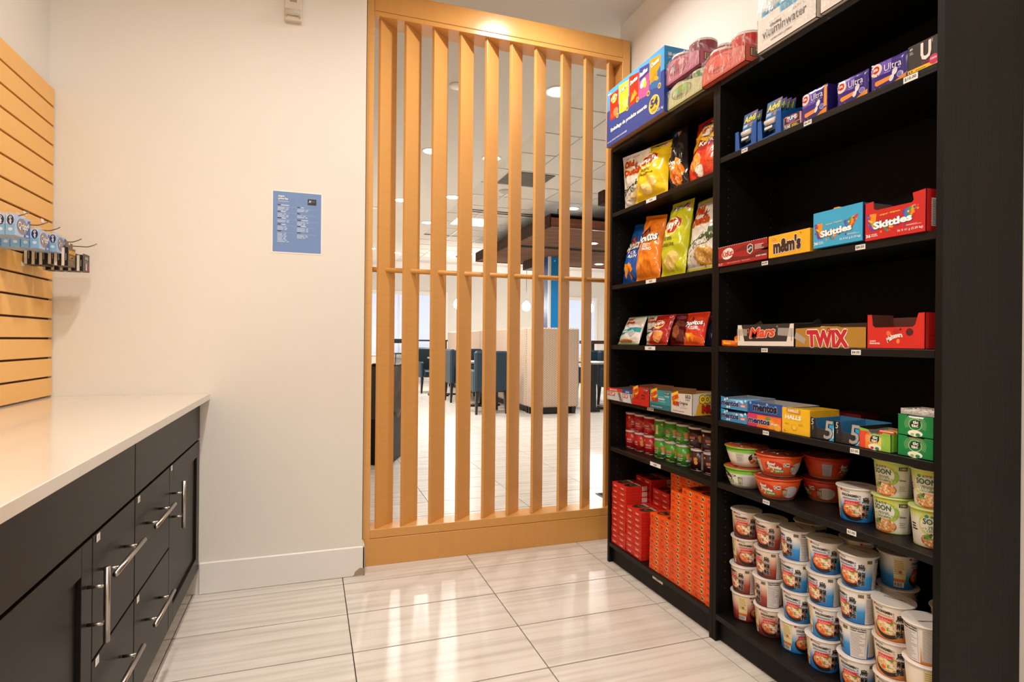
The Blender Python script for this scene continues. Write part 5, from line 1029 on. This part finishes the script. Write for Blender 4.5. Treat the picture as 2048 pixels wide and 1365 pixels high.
def fruitpack(name, label, x, y, z, w, d, ht, hc, colr, inner, cup_c, seed, group):
    """cardboard tray of fruit cups under shrink film"""
    c = thing(name, label, 'fruit cup pack', (x, y, z), group=group)
    a = Art(); a.ell(w * .42, ht * .80, w * .29, ht * .46, '#2a1a18', .8, 26, rot=-.06); a.ell(w * .42, ht * .80, w * .28, ht * .44, inner, 1.2, 26, rot=-.06); a.ell(w * .28, ht * 1.0, w * .08, ht * .2, cup_c[1], 1.7, 14); a.ell(w * .5, ht * 1.02, w * .09, ht * .18, cup_c[2], 1.9, 14)
    a.poly([(w * .15, ht * .78), (w * .69, ht * .84), (w * .69, ht * .80), (w * .16, ht * .74)], cup_c[0], 2.4); a.lines(w * .28, ht * .52, w * .52, ht * .70, 2, '#3a2422', .55, z=3)
    s = Art(); s.rect(20, ht * .34, 88, ht * .84, '#2a2422', .8); s.rect(23, ht * .38, 85, ht * .80, '#c9a888', 1.2); s.bars(30, ht * .40, 84, ht * .78, 22, '#2c2824', z=1.6)
    m = MB(); t = .0015; o, i = ink(colr, .4), ink('#a98468', .6)
    m.box(0, -w / 1000, 0, d / 1000, 0, .002, o)
    m.plate([(0, 0), (w, 0), (w, ht * .86), (w * .90, ht * 1.02), (w * .5, ht * 1.36), (w * .2, ht * 1.52), (w * .1, ht * 1.38), (0, ht * .55)], FM, t, o, i); m.plate([(0, 0), (d, 0), (d, ht), (0, ht)], SMAP(w), t, o, i)
    m.plate([(0, 0), (d, 0), (d, ht), (0, ht * .5)], lambda q, v, l=0: (q / 1000, l, v / 1000), t, o, i); m.plate([(0, 0), (w, 0), (w, ht), (0, ht)], lambda u, v, l=0: (d / 1000 + l, -u / 1000, v / 1000), t, o, i)
    a.to(m, FM); s.to(m, SMAP(w)); obj('cardboard_tray', m, c)
    r = w / 4000 - .003
    for k in range(2):
        for q in range(2 if d > 120 else 1):
            mm = MB(); cx, cy = .006 + r + q * 2.05 * r, -(w / 4000 + k * w / 2000)
            mm.lathe([(r * .8, .003), (r * .97, hc * .55), (r * .99, hc - .010), (r, hc - .008), (r, hc - .003), (r * .94, hc)], ink(cup_c[0], .2), 28, (cx, cy), mats=[ink(cup_c[0], .2), ink(cup_c[0], .2), ink('#e6dfd9', .2), ink('#e6dfd9', .2), ink(cup_c[2], .25)])
            obj('fruit_cup', mm, c)
    f = MB(); D = min(d, 190) / 1000; w_ = w / 1000
    def film(u, v):
        # v: 0 front bottom -> over the top -> back
        prof_ = [(-.0022, ht / 1000 * .12), (-.0026, ht / 1000 * 1.1), (-.001, hc * .9), (.022, hc + .002), (D * .5, hc + .0035), (D - .012, hc + .001), (D + .003, ht / 1000)]
        s_ = v * (len(prof_) - 1); i_ = min(int(s_), len(prof_) - 2); q_ = s_ - i_; X = prof_[i_][0] * (1 - q_) + prof_[i_ + 1][0] * q_; Z = prof_[i_][1] * (1 - q_) + prof_[i_ + 1][1] * q_
        sag = 1 - (2 * u - 1) ** 6; lump = .5 - .5 * cos(4 * pi * u)
        if v > .3: Z = Z - (1 - sag) * (Z - ht / 1000) * .85 - (1 - lump) * .012 * (1 - abs(2 * v - 1.2))
        nzv = noise.noise(Vector((u * 9 + seed, v * 9, seed))) * .0025
        return (X + nzv * (.3 if v < .3 else .6) - (.001 if v < .3 else 0), -w_ * u + (.002 if u < .5 else -.002) * abs(2 * u - 1), Z + nzv * (v > .25))
    f.grid(40, 36, film, FILM); obj('shrink_film', f, c); return c
GF = 'shrink-wrapped fruit cup packs'
fruitpack('fruit_cup_pack', 'shrink-wrapped green pack of fruit cups beside the blue variety box', 1.400, 2.079, 2.0585, 230, 240, 58, .100, '#b7b584', '#8f9440', ('#5c9a2c', '#4aa838', '#7ab23c'), 1, GF)
fruitpack('fruit_cup_pack', 'shrink-wrapped plum pack of fruit cups stacked on the green pack', 1.396, 2.094, 2.1605, 230, 240, 62, .116, '#b0607a', '#a02c4c', ('#8c3a54', '#6c1c34', '#c9949c'), 2, GF)
fruitpack('fruit_cup_pack', 'shrink-wrapped red pack of fruit cups above the bookcase joint', 1.392, 1.843, 2.0585, 232, 240, 60, .118, '#cf5c4a', '#e0451c', ('#d8301c', '#d8201a', '#e2512c'), 3, GF)
# bottled water packs
def bottle(colr):
    m = MB(); lc = ink(colr, .3); cl = M('water_bottle_plastic', '#d9e6ea', .1, spec=.8, coat=.5)
    m.lathe([(.026, 0), (.031, .004), (.031, .035)], cl, 20); m.lathe([(.0316, .035), (.0316, .125)], lc, 20); m.lathe([(.031, .125), (.030, .145), (.016, .172), (.0135, .178)], cl, 20); m.lathe([(.0165, .178), (.0165, .200), (.015, .202)], ink('#f0eeea', .4), 20); return m.mesh('bottle')
BT = {c: bottle(c) for c in ('#1c9cc8', '#c9d4c8')}
def waterpack(label, y, seed, col):
    c = thing('water_bottle_pack', label, 'bottled drink pack', (1.402, y, 2.0585), group='white packs of bottled drink')
    m = MB(); w, d, ht = 240, 190, 112; o = ink('#e2d9d1', .45)
    m.box(0, -w / 1000, 0, d / 1000, 0, .002, o); m.plate([(0, 0), (w, 0), (w, ht), (0, ht)], FM, .0016, o, ink('#b09880', .6)); m.plate([(0, 0), (d, 0), (d, ht), (0, ht)], SMAP(w), .0016, o); m.plate([(0, 0), (d, 0), (d, ht), (0, ht)], lambda q, v, l=0: (q / 1000, l, v / 1000), .0016, o); m.plate([(0, 0), (w, 0), (w, ht), (0, ht)], lambda u, v, l=0: (d / 1000 + l, -u / 1000, v / 1000), .0016, o)
    a = Art(); a.text('vitaminwater', 24, 36, 204, 64, '#2c2522', bold=.015, z=4); a.text('Glacéau', 56, 63, 104, 74, '#2c2522', bold=.035, z=4); a.rect(24, 32, 180, 32.8, '#8a8078', 2); a.text('nutrient enhanced water', 60, 17, 148, 25, '#5c534d', bold=.01); a.text('12 x 591 mL', 150, 70, 198, 78, '#6a605a', bold=.01); a.lines(50, 79, 100, 84, 1, '#b5aaa2', .5)
    if not seed: a.rect(98, 88, 168, 111.5, '#1c9cc8', 1); a.bars(106, 90, 150, 111, 9, '#157a9e', z=1.6)
    a.to(m, FM); obj('cardboard_tray', m, c)
    for i in range(3):
        for j in range(2 if seed else 3): pass
    for i in range(4):
        for j in range(3): obj('bottle', BT[col], c, (.034 + .0622 * j, -.0275 - .0617 * i, .0025))
    f = MB()
    def film(u, v):
        pr = [(-.003, .012), (-.0036, .066), (-.0036, .112), (.001, .155), (.012, .200), (.09, .2085), (.175, .205), (.194, .06)]
        s_ = v * 7; i_ = min(int(s_), 6); q_ = s_ - i_; X = pr[i_][0] * (1 - q_) + pr[i_ + 1][0] * q_; Z = pr[i_][1] * (1 - q_) + pr[i_ + 1][1] * q_
        nv = noise.noise(Vector((u * 8 + seed, v * 12, seed))) * .004
        return (X + nv * (.3 if v < .15 else .8), .003 - (.24 + .006) * u, Z + nv * (v > .3))
    f.grid(44, 40, film, FILM); obj('shrink_film', f, c); return c
waterpack('white shrink-wrapped pack of bottled drink cut off by the top of the picture', 1.566, 0, '#1c9cc8')
waterpack('second white shrink-wrapped bottle pack farther right at the picture top', 1.312, 1, '#c9d4c8')

# ================================================================== HOOKS AND PACKS ON THE SLATWALL
CHR = M('chrome_wire', '#8a8178', .25, metal=1, var=.1)
def hook(y, z, ln, label):
    m = MB(); m.box(-.004, -.022, -.008, .0015, .022, .010, M('clear_hook_plate', '#d8c29a', .15, alpha=.6)); n = 7
    m.tube([(.0, 0, 0), (ln - .035, 0, -.002), (ln - .028, 0, -.001), (ln - .01, 0, .006), (ln, 0, .0125)], .0019, CHR, 8)
    return put(m, 'display_hook', label, 'hook', (-.967, y, z), group='wire hooks on the slatwall')
HK = [(2.205, 1.469, .135, 'nearest the camera'), (2.12, 1.472, .13, 'second nearest, behind the front box row'), (2.365, 1.470, .13, 'third from the camera'), (2.475, 1.471, .125, 'fourth from the camera'), (2.60, 1.452, .150, 'fifth, carrying gold and black packets'), (2.715, 1.452, .165, 'last one, beside the corner')]
for y, z, ln, lb in HK[:1] + HK[2:]: hook(y, z, ln, 'chrome wire display hook on the slatwall, ' + lb)
LB = ink('#9db9de', .3)
fa = Art(); fa.rect(1, 1, 83, 61, '#a9c0e2', .5); fa.poly([(46, 1), (83, 1), (83, 58), (70, 56)], '#2f62ae', 1); fa.ell(38, 32, 29, 25, '#8c8287', 1.5, 24); fa.text('Q·tips', 16, 18, 66, 46, '#f6f2ee', bold=.05, shear=.1, z=4, out='#6f6a74', ow=.02); fa.ell(72, 40, 6, 7, '#c9bcae', 2.4, 12); fa.text('30', 56, 3, 72, 11, '#e6eefa', bold=.04, z=3)
na = Art(); na.rect(.5, .5, 24, 61, '#7fb2de', .5); na.rect(.5, 34, 24, 61, '#b6cfea', .7); na.ell(13, 46, 9, 15, '#1c2f60', 1.4, 20); na.text('Q-tips', 1, 42, 25, 50, '#f2f2f6', bold=.05, rot=-1.5, z=4); na.ell(13, 18, 6, 5, '#cfe0f2', 1.5, 12)
m = MB(); m.box(0, 0, 0, .0245, .084, .062, LB, .0015)
fa.to(m, lambda u, v, l=0: (.0245 + l, u / 1000, v / 1000)); na.to(m, lambda u, v, l=0: (u / 1000, -l, v / 1000))
m.plate([(0, 62), (84, 62), (84, 70), (54, 70), (52, 76), (32, 76), (30, 70), (0, 70)], lambda u, v, l=0: (.012 + l, u / 1000, v / 1000), .0004, M('clear_hang_tab', '#d6dbe4', .1, alpha=.5)); QT = m.mesh('swab_pack')
for hi, (y0_, n, dz, tl) in enumerate(((2.163, 4, 0, -.06), (2.318, 5, -.018, .03), (2.468, 3, -.008, .05))):
    for k in range(n):
        o = put(QT, 'swab_pack', 'light blue cotton swab travel pack, %s on the %s hook' % (['outermost', 'second outermost', 'middle', 'fourth in', 'innermost'][k], ['nearest', 'second', 'third'][hi]), 'cotton swabs', (-.874 - .0262 * k + (.003 if hi == 1 else 0), y0_ + .004 * (k % 2), 1.402 + dz * .9), tl + .03 * (k % 3 - 1), 'cotton swab packs on the hooks')
BK = ink('#14110f', .35)
na = Art(); na.rect(.5, .5, 9.5, 66, '#e2d7c6', .8); na.text('CONTENTS 3', 12, 30, 16, 31, '#cfc9c0'); na.rect(13, 20, 14.6, 46, '#b9b2a8', 1)
fa = Art(); fa.rect(.5, .5, 69, 67, '#6a5a40', .5); fa.text('MAGNUM', 6, 44, 66, 60, '#f0b43a', bold=.08, z=4); fa.rect(16, 26, 56, 38, '#d99a34', 1.2); fa.text('LARGE', 22, 28, 50, 36, '#6a5030', bold=.04); fa.lines(12, 6, 60, 20, 3, '#a07c40', .4)
m = MB(); m.box(0, 0, 0, .020, .070, .068, BK, .001); fa.to(m, lambda u, v, l=0: (.020 + l, u / 1000, v / 1000)); na.to(m, lambda u, v, l=0: (u / 1000, -l, v / 1000))
m.plate([(2, 67), (68, 67), (68, 88), (44, 88), (44, 80), (28, 80), (28, 88), (2, 96)], lambda u, v, l=0: (.012 + l, u / 1000, v / 1000), .0005, ink('#6a5a40', .4)); GM = m.mesh('gold_pack')
fa2 = Art(); fa2.rect(.5, .5, 69, 67, '#4c403c', .5); fa2.text('BARE', 20, 46, 50, 58, '#cfc4ba', bold=.04); fa2.lines(16, 34, 54, 44, 2, '#9a8f88', .4); fa2.rect(30, 6, 42, 32, '#d4d0d2', 1.2); fa2.poly([(42, 4), (66, 10), (60, 30), (44, 28)], '#8a2f2a', 1.3)
m = MB(); m.box(0, 0, 0, .020, .062, .062, BK, .001); fa2.to(m, lambda u, v, l=0: (.020 + l, u / 1000, v / 1000)); na.to(m, lambda u, v, l=0: (u / 1000, -l, v / 1000 * .9)); GM2 = m.mesh('gold_pack')
for k in range(6): put(GM, 'small_packet', 'narrow black and white box with a gold face, %s on the fifth hook' % ['outermost', 'second in', 'third in', 'fourth in', 'fifth in', 'innermost'][k], 'small packet', (-.851 - .0222 * k + (.004 if k == 2 else 0), 2.515, 1.352 + (.004 if k == 2 else 0)), .03 * (k % 2), 'black boxes on the hooks')
for k in range(5): put(GM2, 'small_packet', 'black box with a dark grey face hanging in the corner, %s' % ['outermost', 'second in', 'third in', 'fourth in', 'innermost'][k], 'small packet', (-.832 - .0265 * k, 2.60, 1.343), .02 * (k % 2), 'black boxes on the hooks')
for y, z in ((2.533, 1.535), (2.674, 1.536), (2.34, 1.545), (2.52, 1.352)):
    m = MB(); m.box(0, -.012, -.007, .0006, .012, .007, STICK); obj('price_sticker', m, sw, (.0195, y - 2.0, z - .863))

# ================================================================== THE DINING ROOM BEHIND THE SCREEN
NAVY = M('blue_vinyl', '#17303f', .38, var=.06, vscale=(6, 6, 6), bump=.06, bscale=(60, 60, 60)); LEG = M('dark_wood_leg', '#241a17', .35, var=.2, vscale=(30, 30, 6))
def tleg(mb, x, y, z, w1, w2, sx, sy, mat):
    vs = []
    for zz, w, ox, oy in ((0, w2, sx, sy), (z, w1, 0, 0)): vs += [(x + ox - w / 2, y + oy - w / 2, zz), (x + ox + w / 2, y + oy - w / 2, zz), (x + ox + w / 2, y + oy + w / 2, zz), (x + ox - w / 2, y + oy + w / 2, zz)]
    mb.add(vs, [(0, 1, 5, 4), (1, 2, 6, 5), (2, 3, 7, 6), (3, 0, 4, 7), (3, 2, 1, 0), (4, 5, 6, 7)], mat)
def armchair(label, x, y, rz):                     # faces +Y at rz=0, origin on the floor under its centre
    c = thing('armchair', label, 'chair', (x, y, 0), rz, 'blue armchairs in the dining room')
    obj('seat', MB().box(-.20, -.20, .33, .20, .27, .475, NAVY, .03), c)
    obj('backrest', MB().box(-.26, -.27, .325, .26, -.17, .945, NAVY, .03), c)
    for s in (-1, 1): obj('armrest', MB().box(s * .26, -.18, .325, s * .19, .26, .655, NAVY, .025), c)
    for i, (a_, b_) in enumerate(((-.22, -.23), (.22, -.23), (-.22, .22), (.22, .22))):
        m = MB(); tleg(m, a_, b_, .33, .05, .03, .015 * (1 if a_ > 0 else -1), -.02 if b_ < 0 else .0, LEG); obj('leg', m, c)
    return c
armchair('blue armchair with its back to the screen, nearest of the dining chairs', 2.568, 8.55, 0)
armchair('blue armchair turned side-on behind the nearest one', 2.60, 10.25, -pi / 2)
armchair('blue armchair facing the shop, farther back to the left', 2.38, 12.2, pi + .15)
armchair('blue armchair partly hidden between the side-on chair and the far one', 2.84, 10.88, 0)
armchair('blue armchair in the gap right of the booth', 4.98, 9.7, 0)
armchair('blue armchair at the booth table, right of the pedestal', 4.95, 8.75, pi)
TT = M('table_laminate', '#a49c96', .3, var=.1); BLK = M('black_metal', '#16130f', .45, var=.1)
def table(label, x, y, w, d, z, name='pedestal_table'):
    c = thing(name, label, 'table', (x, y, 0)); obj('tabletop', MB().box(-w / 2, -d / 2, z - .03, w / 2, d / 2, z, TT, .004), c)
    m = MB(); m.tube([(0, 0, .03), (0, 0, z - .03)], .04, BLK, 12); obj('pedestal', m, c)
    m = MB(); m.box(-.32, -.035, .0, .32, .035, .035, BLK, .01); m.box(-.035, -.32, .0, .035, .32, .035, BLK, .01); obj('base', m, c); return c
table('grey-topped pedestal table behind the nearest blue chair', 2.72, 9.35, .70, .70, .76)
table('grey-topped pedestal table in front of the far blue chair', 2.55, 11.50, .60, .42, .76)
c = table('table with a black frame leg right of the patterned booth', 4.60, 8.45, .86, .62, .775); m = MB(); m.box(-.44, -.30, 0, -.36, -.24, .745, BLK, .004); m.box(-.46, -.31, 0, -.30, -.10, .03, BLK, .004); obj('frame_leg', m, c)
# booth benches
FAB = bpy.data.materials.new('herringbone_fabric'); FAB.use_nodes = True; nt = FAB.node_tree; pb = nt.nodes['Principled BSDF']; pb.inputs['Roughness'].default_value = .8
tcn = nt.nodes.new('ShaderNodeTexCoord'); sep = nt.nodes.new('ShaderNodeSeparateXYZ'); nt.links.new(tcn.outputs['Object'], sep.inputs[0])
def MT(op, a, b=None, v=None):
    n = nt.nodes.new('ShaderNodeMath'); n.operation = op
    if isinstance(a, (int, float)): n.inputs[0].default_value = a
    else: nt.links.new(a, n.inputs[0])
    if b is not None:
        if isinstance(b, (int, float)): n.inputs[1].default_value = b
        else: nt.links.new(b, n.inputs[1])
    return n.outputs[0]
hx = MT('ADD', sep.outputs['X'], sep.outputs['Y']); tri = MT('PINGPONG', MT('MULTIPLY', hx, 44), 1.0); st = MT('FRACT', MT('ADD', MT('MULTIPLY', sep.outputs['Z'], 38), tri)); mk = MT('GREATER_THAN', st, .55)
col2 = MT('GREATER_THAN', MT('FRACT', MT('MULTIPLY', hx, 22)), .5)
m1 = nt.nodes.new('ShaderNodeMix'); m1.data_type = 'RGBA'; m1.inputs[6].default_value = (*lin('#b06a3c'), 1); m1.inputs[7].default_value = (*lin('#6d6a68'), 1); nt.links.new(col2, m1.inputs[0])
m2 = nt.nodes.new('ShaderNodeMix'); m2.data_type = 'RGBA'; m2.inputs[6].default_value = (*lin('#e0cdb6'), 1); nt.links.new(m1.outputs[2], m2.inputs[7]); nt.links.new(mk, m2.inputs[0]); nt.links.new(m2.outputs[2], pb.inputs['Base Color'])
for k, (y0_, y1_) in enumerate(((8.05, 8.27), (8.285, 10.82), (10.835, 13.65))):
    c = thing('booth_bench', ['cream herringbone booth end panel facing the shop', 'patterned booth back right behind the end panel', 'patterned booth back farthest from the screen'][k], 'booth', (3.5, y0_, 0), group='herringbone booth')
    obj('upholstered_back', MB().box(-.39, 0, .105, .39, y1_ - y0_, 1.305, FAB, .02), c)
    for a_, b_ in ((-.33, .05), (.31, .05), (-.33, y1_ - y0_ - .05), (.31, y1_ - y0_ - .05)):
        m = MB(); tleg(m, a_, b_, .105, .075, .06, 0, 0, LEG); obj('leg', m, c)
    obj('plinth', MB().box(-.30, .06, .01, .30, y1_ - y0_ - .02, .105, BLK), c)
# bin
c = thing('waste_bin', 'black waste bin with a black liner folded over its rim', 'bin', (.62, 5.37, 0), -.38)
BPL = M('black_plastic', '#090807', .5, spec=.2, var=.1); BAGM = M('bin_liner', '#171412', .18, bump=.8, bscale=(30, 30, 90), var=.2, vscale=(20, 20, 40))
m = MB(); vs = []
for z, s_ in ((0, .8), (.86, 1), (.86, .94), (.06, .76)):
    vs += [(a_ * .16 * s_, b_ * .26 * s_, z) for a_, b_ in ((-1, -1), (1, -1), (1, 1), (-1, 1))]
m.add(vs, [(3, 2, 1, 0)] + [(4 * q + i, 4 * q + (i + 1) % 4, 4 * q + 4 + (i + 1) % 4, 4 * q + 4 + i) for q in range(3) for i in range(4)] + [(12, 13, 14, 15)], BPL); obj('body', m, c)
m = MB()
def liner(u, v):
    a_ = 2 * pi * u; sq = 1 / max(abs(cos(a_)), abs(sin(a_))); z = .875 - .42 * v if v > .05 else .862 + .01 * sin(9 * a_); r_ = 1.03 + .20 * max(0, v - .35) + .10 * noise.noise(Vector((cos(a_) * 3, sin(a_) * 3, v * 5))) * v
    q = .62 * (1 - v) + .38 * v
    return (.16 * cos(a_) * sq * r_ * (1 - .07 * v), .26 * sin(a_) * sq * r_ * (1 - .07 * v), z + .05 * v * sin(5 * a_))
m.grid(56, 12, liner, BAGM); obj('bin_liner', m, c)
m = MB(); m.box(0, -.62, 0, .6, 0, .008, M('black_mat', '#1b1a1a', .9, var=.2, vscale=(80, 80, 80)), .003); m.box(-.015, -.635, 0, .615, .015, .005, M('mat_edge', '#6c6a68', .8), .002)
put(m, 'floor_mat', 'black floor mat with grey edge just past the screen at right', 'mat', (1.962, 3.735, .0002), 0)
# stool and high tables
c = thing('bar_stool', 'thin black metal bar stool by the far windows', 'stool', (2.18, 14.72, 0))
obj('seat', MB().box(-.19, -.19, .745, .19, .19, .775, BLK, .008), c)
for i, (a_, b_) in enumerate(((-1, -1), (1, -1), (-1, 1), (1, 1))):
    m = MB(); m.tube([(a_ * .17, b_ * .17, .75), (a_ * .22, b_ * .22, 0)], .012, BLK, 8); obj('leg', m, c)
m = MB(); m.tube([(-.17, .18, .76), (-.19, .2, 1.12)], .011, BLK, 8); m.tube([(.17, .18, .76), (.19, .2, 1.12)], .011, BLK, 8); m.box(-.2, .19, 1.02, .2, .215, 1.13, BLK, .008); obj('back_frame', m, c)
m = MB(); m.tube([(-.2, -.2, .25), (.2, -.2, .25)], .009, BLK, 8); m.tube([(-.2, .2, .25), (.2, .2, .25)], .009, BLK, 8); obj('footrest', m, c)
def hightable(label, x0, x1, y, z, mat, th=.04):
    c = thing('high_table', label, 'table', ((x0 + x1) / 2, y, 0)); w = (x1 - x0) / 2
    obj('tabletop', MB().box(-w, -.3, z - th, w, .3, z, mat, .004), c)
    for a_ in (-w + .06, w - .06): m = MB(); m.box(a_ - .03, -.25, 0, a_ + .03, .25, z - th, BLK, .004); obj('leg', m, c)
hightable('narrow black high table under the far windows', 2.45, 3.35, 14.9, 1.115, BLK)
DWD = M('dark_walnut', '#3a241c', .4, hex2='#24160f', vscale=(3, 20, 20), det=5)
hightable('dark walnut high table right of the blue column', 5.55, 7.4, 11.2, 1.125, DWD, .07)
m = MB(); m.box(.9, 15.0, 0, 2.0, 15.56, .70, M('cream_laminate', '#ddd6ca', .5, var=.04), .01); m.box(.86, 14.96, .70, 2.04, 15.56, .74, WHITE, .006)
tag(obj('window_ledge_cabinet', m), 'low cream cabinet under the left far window', 'cabinet')
# blue column
CB1 = M('blue_panel', '#0b84cf', .35, var=.05, vscale=(2, 2, 2)); CB2 = M('navy_panel', '#2a5590', .4, var=.05, vscale=(2, 2, 2))
c = thing('column', 'bright blue clad column with white corner trims behind the booth', 'column', (4.23, 10.1, 0))
obj('side_cladding', MB().box(0, .03, 0, .02, .42, 2.70, CB2), c); obj('front_cladding', MB().box(.045, 0, 0, .38, .42, 2.70, CB1), c)
obj('corner_trim', MB().box(-.004, -.006, 0, .045, .03, 2.70, WHITE, .002), c); obj('corner_trim', MB().box(.38, -.006, 0, .42, .03, 2.70, WHITE, .002), c)
m = MB()
for z in (1.35, 2.62): m.lathe([(.014, -.004), (.012, -.008)], WHITE, 10, axis='y', org=(.12, 0, z)); m.lathe([(.014, -.004), (.012, .0)], DARKG, 10, axis='x', org=(0, .2, z))
obj('screw_cap', m, c)
# wood ceiling clouds
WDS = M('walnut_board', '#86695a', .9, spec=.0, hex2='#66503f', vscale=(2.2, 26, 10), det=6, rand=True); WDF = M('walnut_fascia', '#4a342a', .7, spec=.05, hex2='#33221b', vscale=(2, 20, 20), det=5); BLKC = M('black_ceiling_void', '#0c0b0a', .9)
c = thing('ceiling_cloud', 'dark walnut board ceiling panel with fascia hanging over the booths', 'ceiling panel', (3.13, 7.46, 2.70))
bm = MB(); bm.box(0, 0, 0, 3.4, .127, .018, WDS, .002); bme = bm.mesh('board')
for k in range(29):
    if 12 <= k <= 13: continue
    obj('board', bme, c, (.02, .01 + .131 * k, 0))
obj('void', MB().box(.02, 1.5, .02, 3.42, 1.9, .03, BLKC), c)
obj('fascia', MB().box(0, 0, -.012, .02, 3.83, .165, WDF, .002), c); obj('fascia', MB().box(.02, -.02, -.01, 3.42, .008, .125, M('walnut_lit', '#8a5136', .35, hex2='#5c3322', vscale=(2, 30, 30), det=6), .002), c); obj('fascia', MB().box(.02, 3.81, -.012, 3.42, 3.83, .165, WDF, .002), c)  # front fascia walnut coloured lighter to show the light falling on it
obj('backing', MB().box(.02, .0, .165, 3.42, 3.83, .18, BLKC), c)
m = MB()
for x in (.3, 1.6, 3.0):
    for y in (.4, 3.4): m.tube([(x, y, .18), (x, y, .36)], .006, BLK, 6)
obj('hanger_rod', m, c)
c = thing('ceiling_beam', 'walnut beam end projecting near the top right of the screen', 'ceiling beam', (3.19, 6.0, 2.70)); obj('beam', MB().box(0, 0, 0, 2.4, .14, .16, WDF, .003), c)
c = thing('ceiling_beam', 'short walnut beam end below the cloud, left of the blue column', 'ceiling beam', (4.02, 10.45, 2.52)); obj('beam', MB().box(0, 0, 0, .3, .5, .175, WDF, .003), c)
# downlights
LE = M('lamp_glow', '#fff4e2', .5, emit=28); TR = M('lamp_trim', '#f0ece6', .3)
tm_ = MB(); tm_.lathe([(.10, .0), (.102, -.004), (.09, -.007), (.078, -.004), (.078, .0)], TR, 24); tmm = tm_.mesh('trim_ring')
ds = MB(); ds.lathe([(.077, -.0045), (.076, -.0025)], LE, 24); dsm = ds.mesh('diffuser')
for k, (x, y, z) in enumerate(DIN_LAMPS):
    c = thing('downlight', ['round ceiling downlight nearest the screen top, at the drywall edge', 'round downlight second along the drywall edge', 'round downlight third along the drywall edge', 'round downlight fourth along the drywall edge', 'inner drywall downlight farther back, seen between the first and second slats', 'inner drywall downlight nearer the screen', 'round downlight at the far end of the drywall edge', 'far left downlight above the windows',
        'round downlight in the tiled ceiling left of the walnut cloud', 'small far downlight left of the walnut cloud', 'downlight in the tiled ceiling ahead of the dark vent', 'downlight in the tiled ceiling right of the booth, hidden by the bookcase', 'downlight under the near part of the walnut cloud', 'downlight under the far part of the walnut cloud', 'downlight near the right dining wall', 'downlight at the far right corner'][k], 'ceiling light', (x, y, z), group='round downlights')
    obj('trim_ring', tmm, c); obj('diffuser', dsm, c)
for k, (x, y, w_) in enumerate(STORE_LAMPS):
    c = thing('downlight', 'round downlight in the shop ceiling above the picture, %s' % ['over the counter end', 'near the screen', 'added as fill over the camera', 'added as fill behind the camera'][k], 'ceiling light', (x, y, 2.95), group='round downlights'); obj('trim_ring', tmm, c)
# vents, speaker, detectors
m = MB(); m.box(0, 0, 0, .55, .55, .006, M('vent_grey', '#5e5a56', .7, var=.1, vscale=(60, 60, 60)), .002)
for k in range(10): m.box(.02, .02 + .052 * k, -.003, .53, .036 + .052 * k, .0005, M('vent_slat', '#77726d', .6))
put(m, 'ceiling_vent', 'dark grey square air vent in the tiled ceiling', 'vent', (2.16, 6.29, 3.042), group=None)
def roundfix(name, label, x, y, z, r, c_): m = MB(); m.lathe([(r, 0), (r, -.006), (r * .9, -.014), (r * .3, -.018)], c_, 24); return put(m, name, label, 'ceiling fixture', (x, y, z))
roundfix('ceiling_speaker', 'round grey ceiling speaker just below the dark vent', 2.40, 7.18, 3.052, .10, M('speaker_grey', '#b5aea6', .7))
roundfix('smoke_detector', 'white smoke detector on the drywall ceiling between the second and third slats', .99, 4.12, 2.95, .055, TR); roundfix('sprinkler_plate', 'round sprinkler cover plate on the drywall at the far left gap', .83, 8.3, 2.95, .05, TR)
m = MB(); 
for k in range(2): m.box(0, .12 * k, 0, 1.2, .12 * k + .03, .006, BLK)
put(m, 'slot_diffuser', 'slim black slot diffuser in the tiled ceiling', 'vent', (2.15, 8.35, 3.044)); 
m = MB(); m.box(0, 0, 0, .9, .03, .006, BLK); put(m, 'slot_diffuser', 'short black slot diffuser farther back in the tiled ceiling', 'vent', (1.95, 10.6, 3.044))
LP = M('light_panel', '#fff8ee', .5, emit=5)
m = MB(); m.box(0, 0, 0, .56, .56, .006, LP); m.box(-.01, -.01, .003, .57, .57, .008, TR); put(m, 'light_panel', 'square glowing panel light in the tiled ceiling', 'ceiling light', (2.2, 8.95, 3.045))
# pendants
GLB = M('pendant_glow', '#fff1dc', .4, emit=16)
for k, (x, y) in enumerate(((3.22, 13.1), (4.91, 13.1), (6.6, 13.1))):
    c = thing('pendant_lamp', ['glowing pendant lamp on a thin rod, between fourth and fifth slats', 'glowing pendant lamp on a thin rod, left of the blue column', 'glowing pendant lamp right of the blue column'][k], 'pendant lamp', (x, y, 3.05), group='pendant lamps over the far tables')
    m = MB(); m.tube([(0, 0, -.02), (0, 0, -.95)], .006, BLK, 8); obj('rod', m, c); m = MB(); m.lathe([(.06, 0), (.06, -.02), (.02, -.025)], CHR, 18); obj('canopy', m, c)
    m = MB(); m.lathe([(.02, -.98), (.075, -1.03), (.10, -1.10), (.09, -1.18), (.04, -1.22)], GLB, 20); obj('globe', m, c)
    d = bpy.data.lights.new('pendant_light', 'POINT'); d.energy = 60; d.color = NEUT; d.shadow_soft_size = .1; o = bpy.data.objects.new('pendant_light', d); COL.objects.link(o); o.location = (x, y - .16, 1.95)
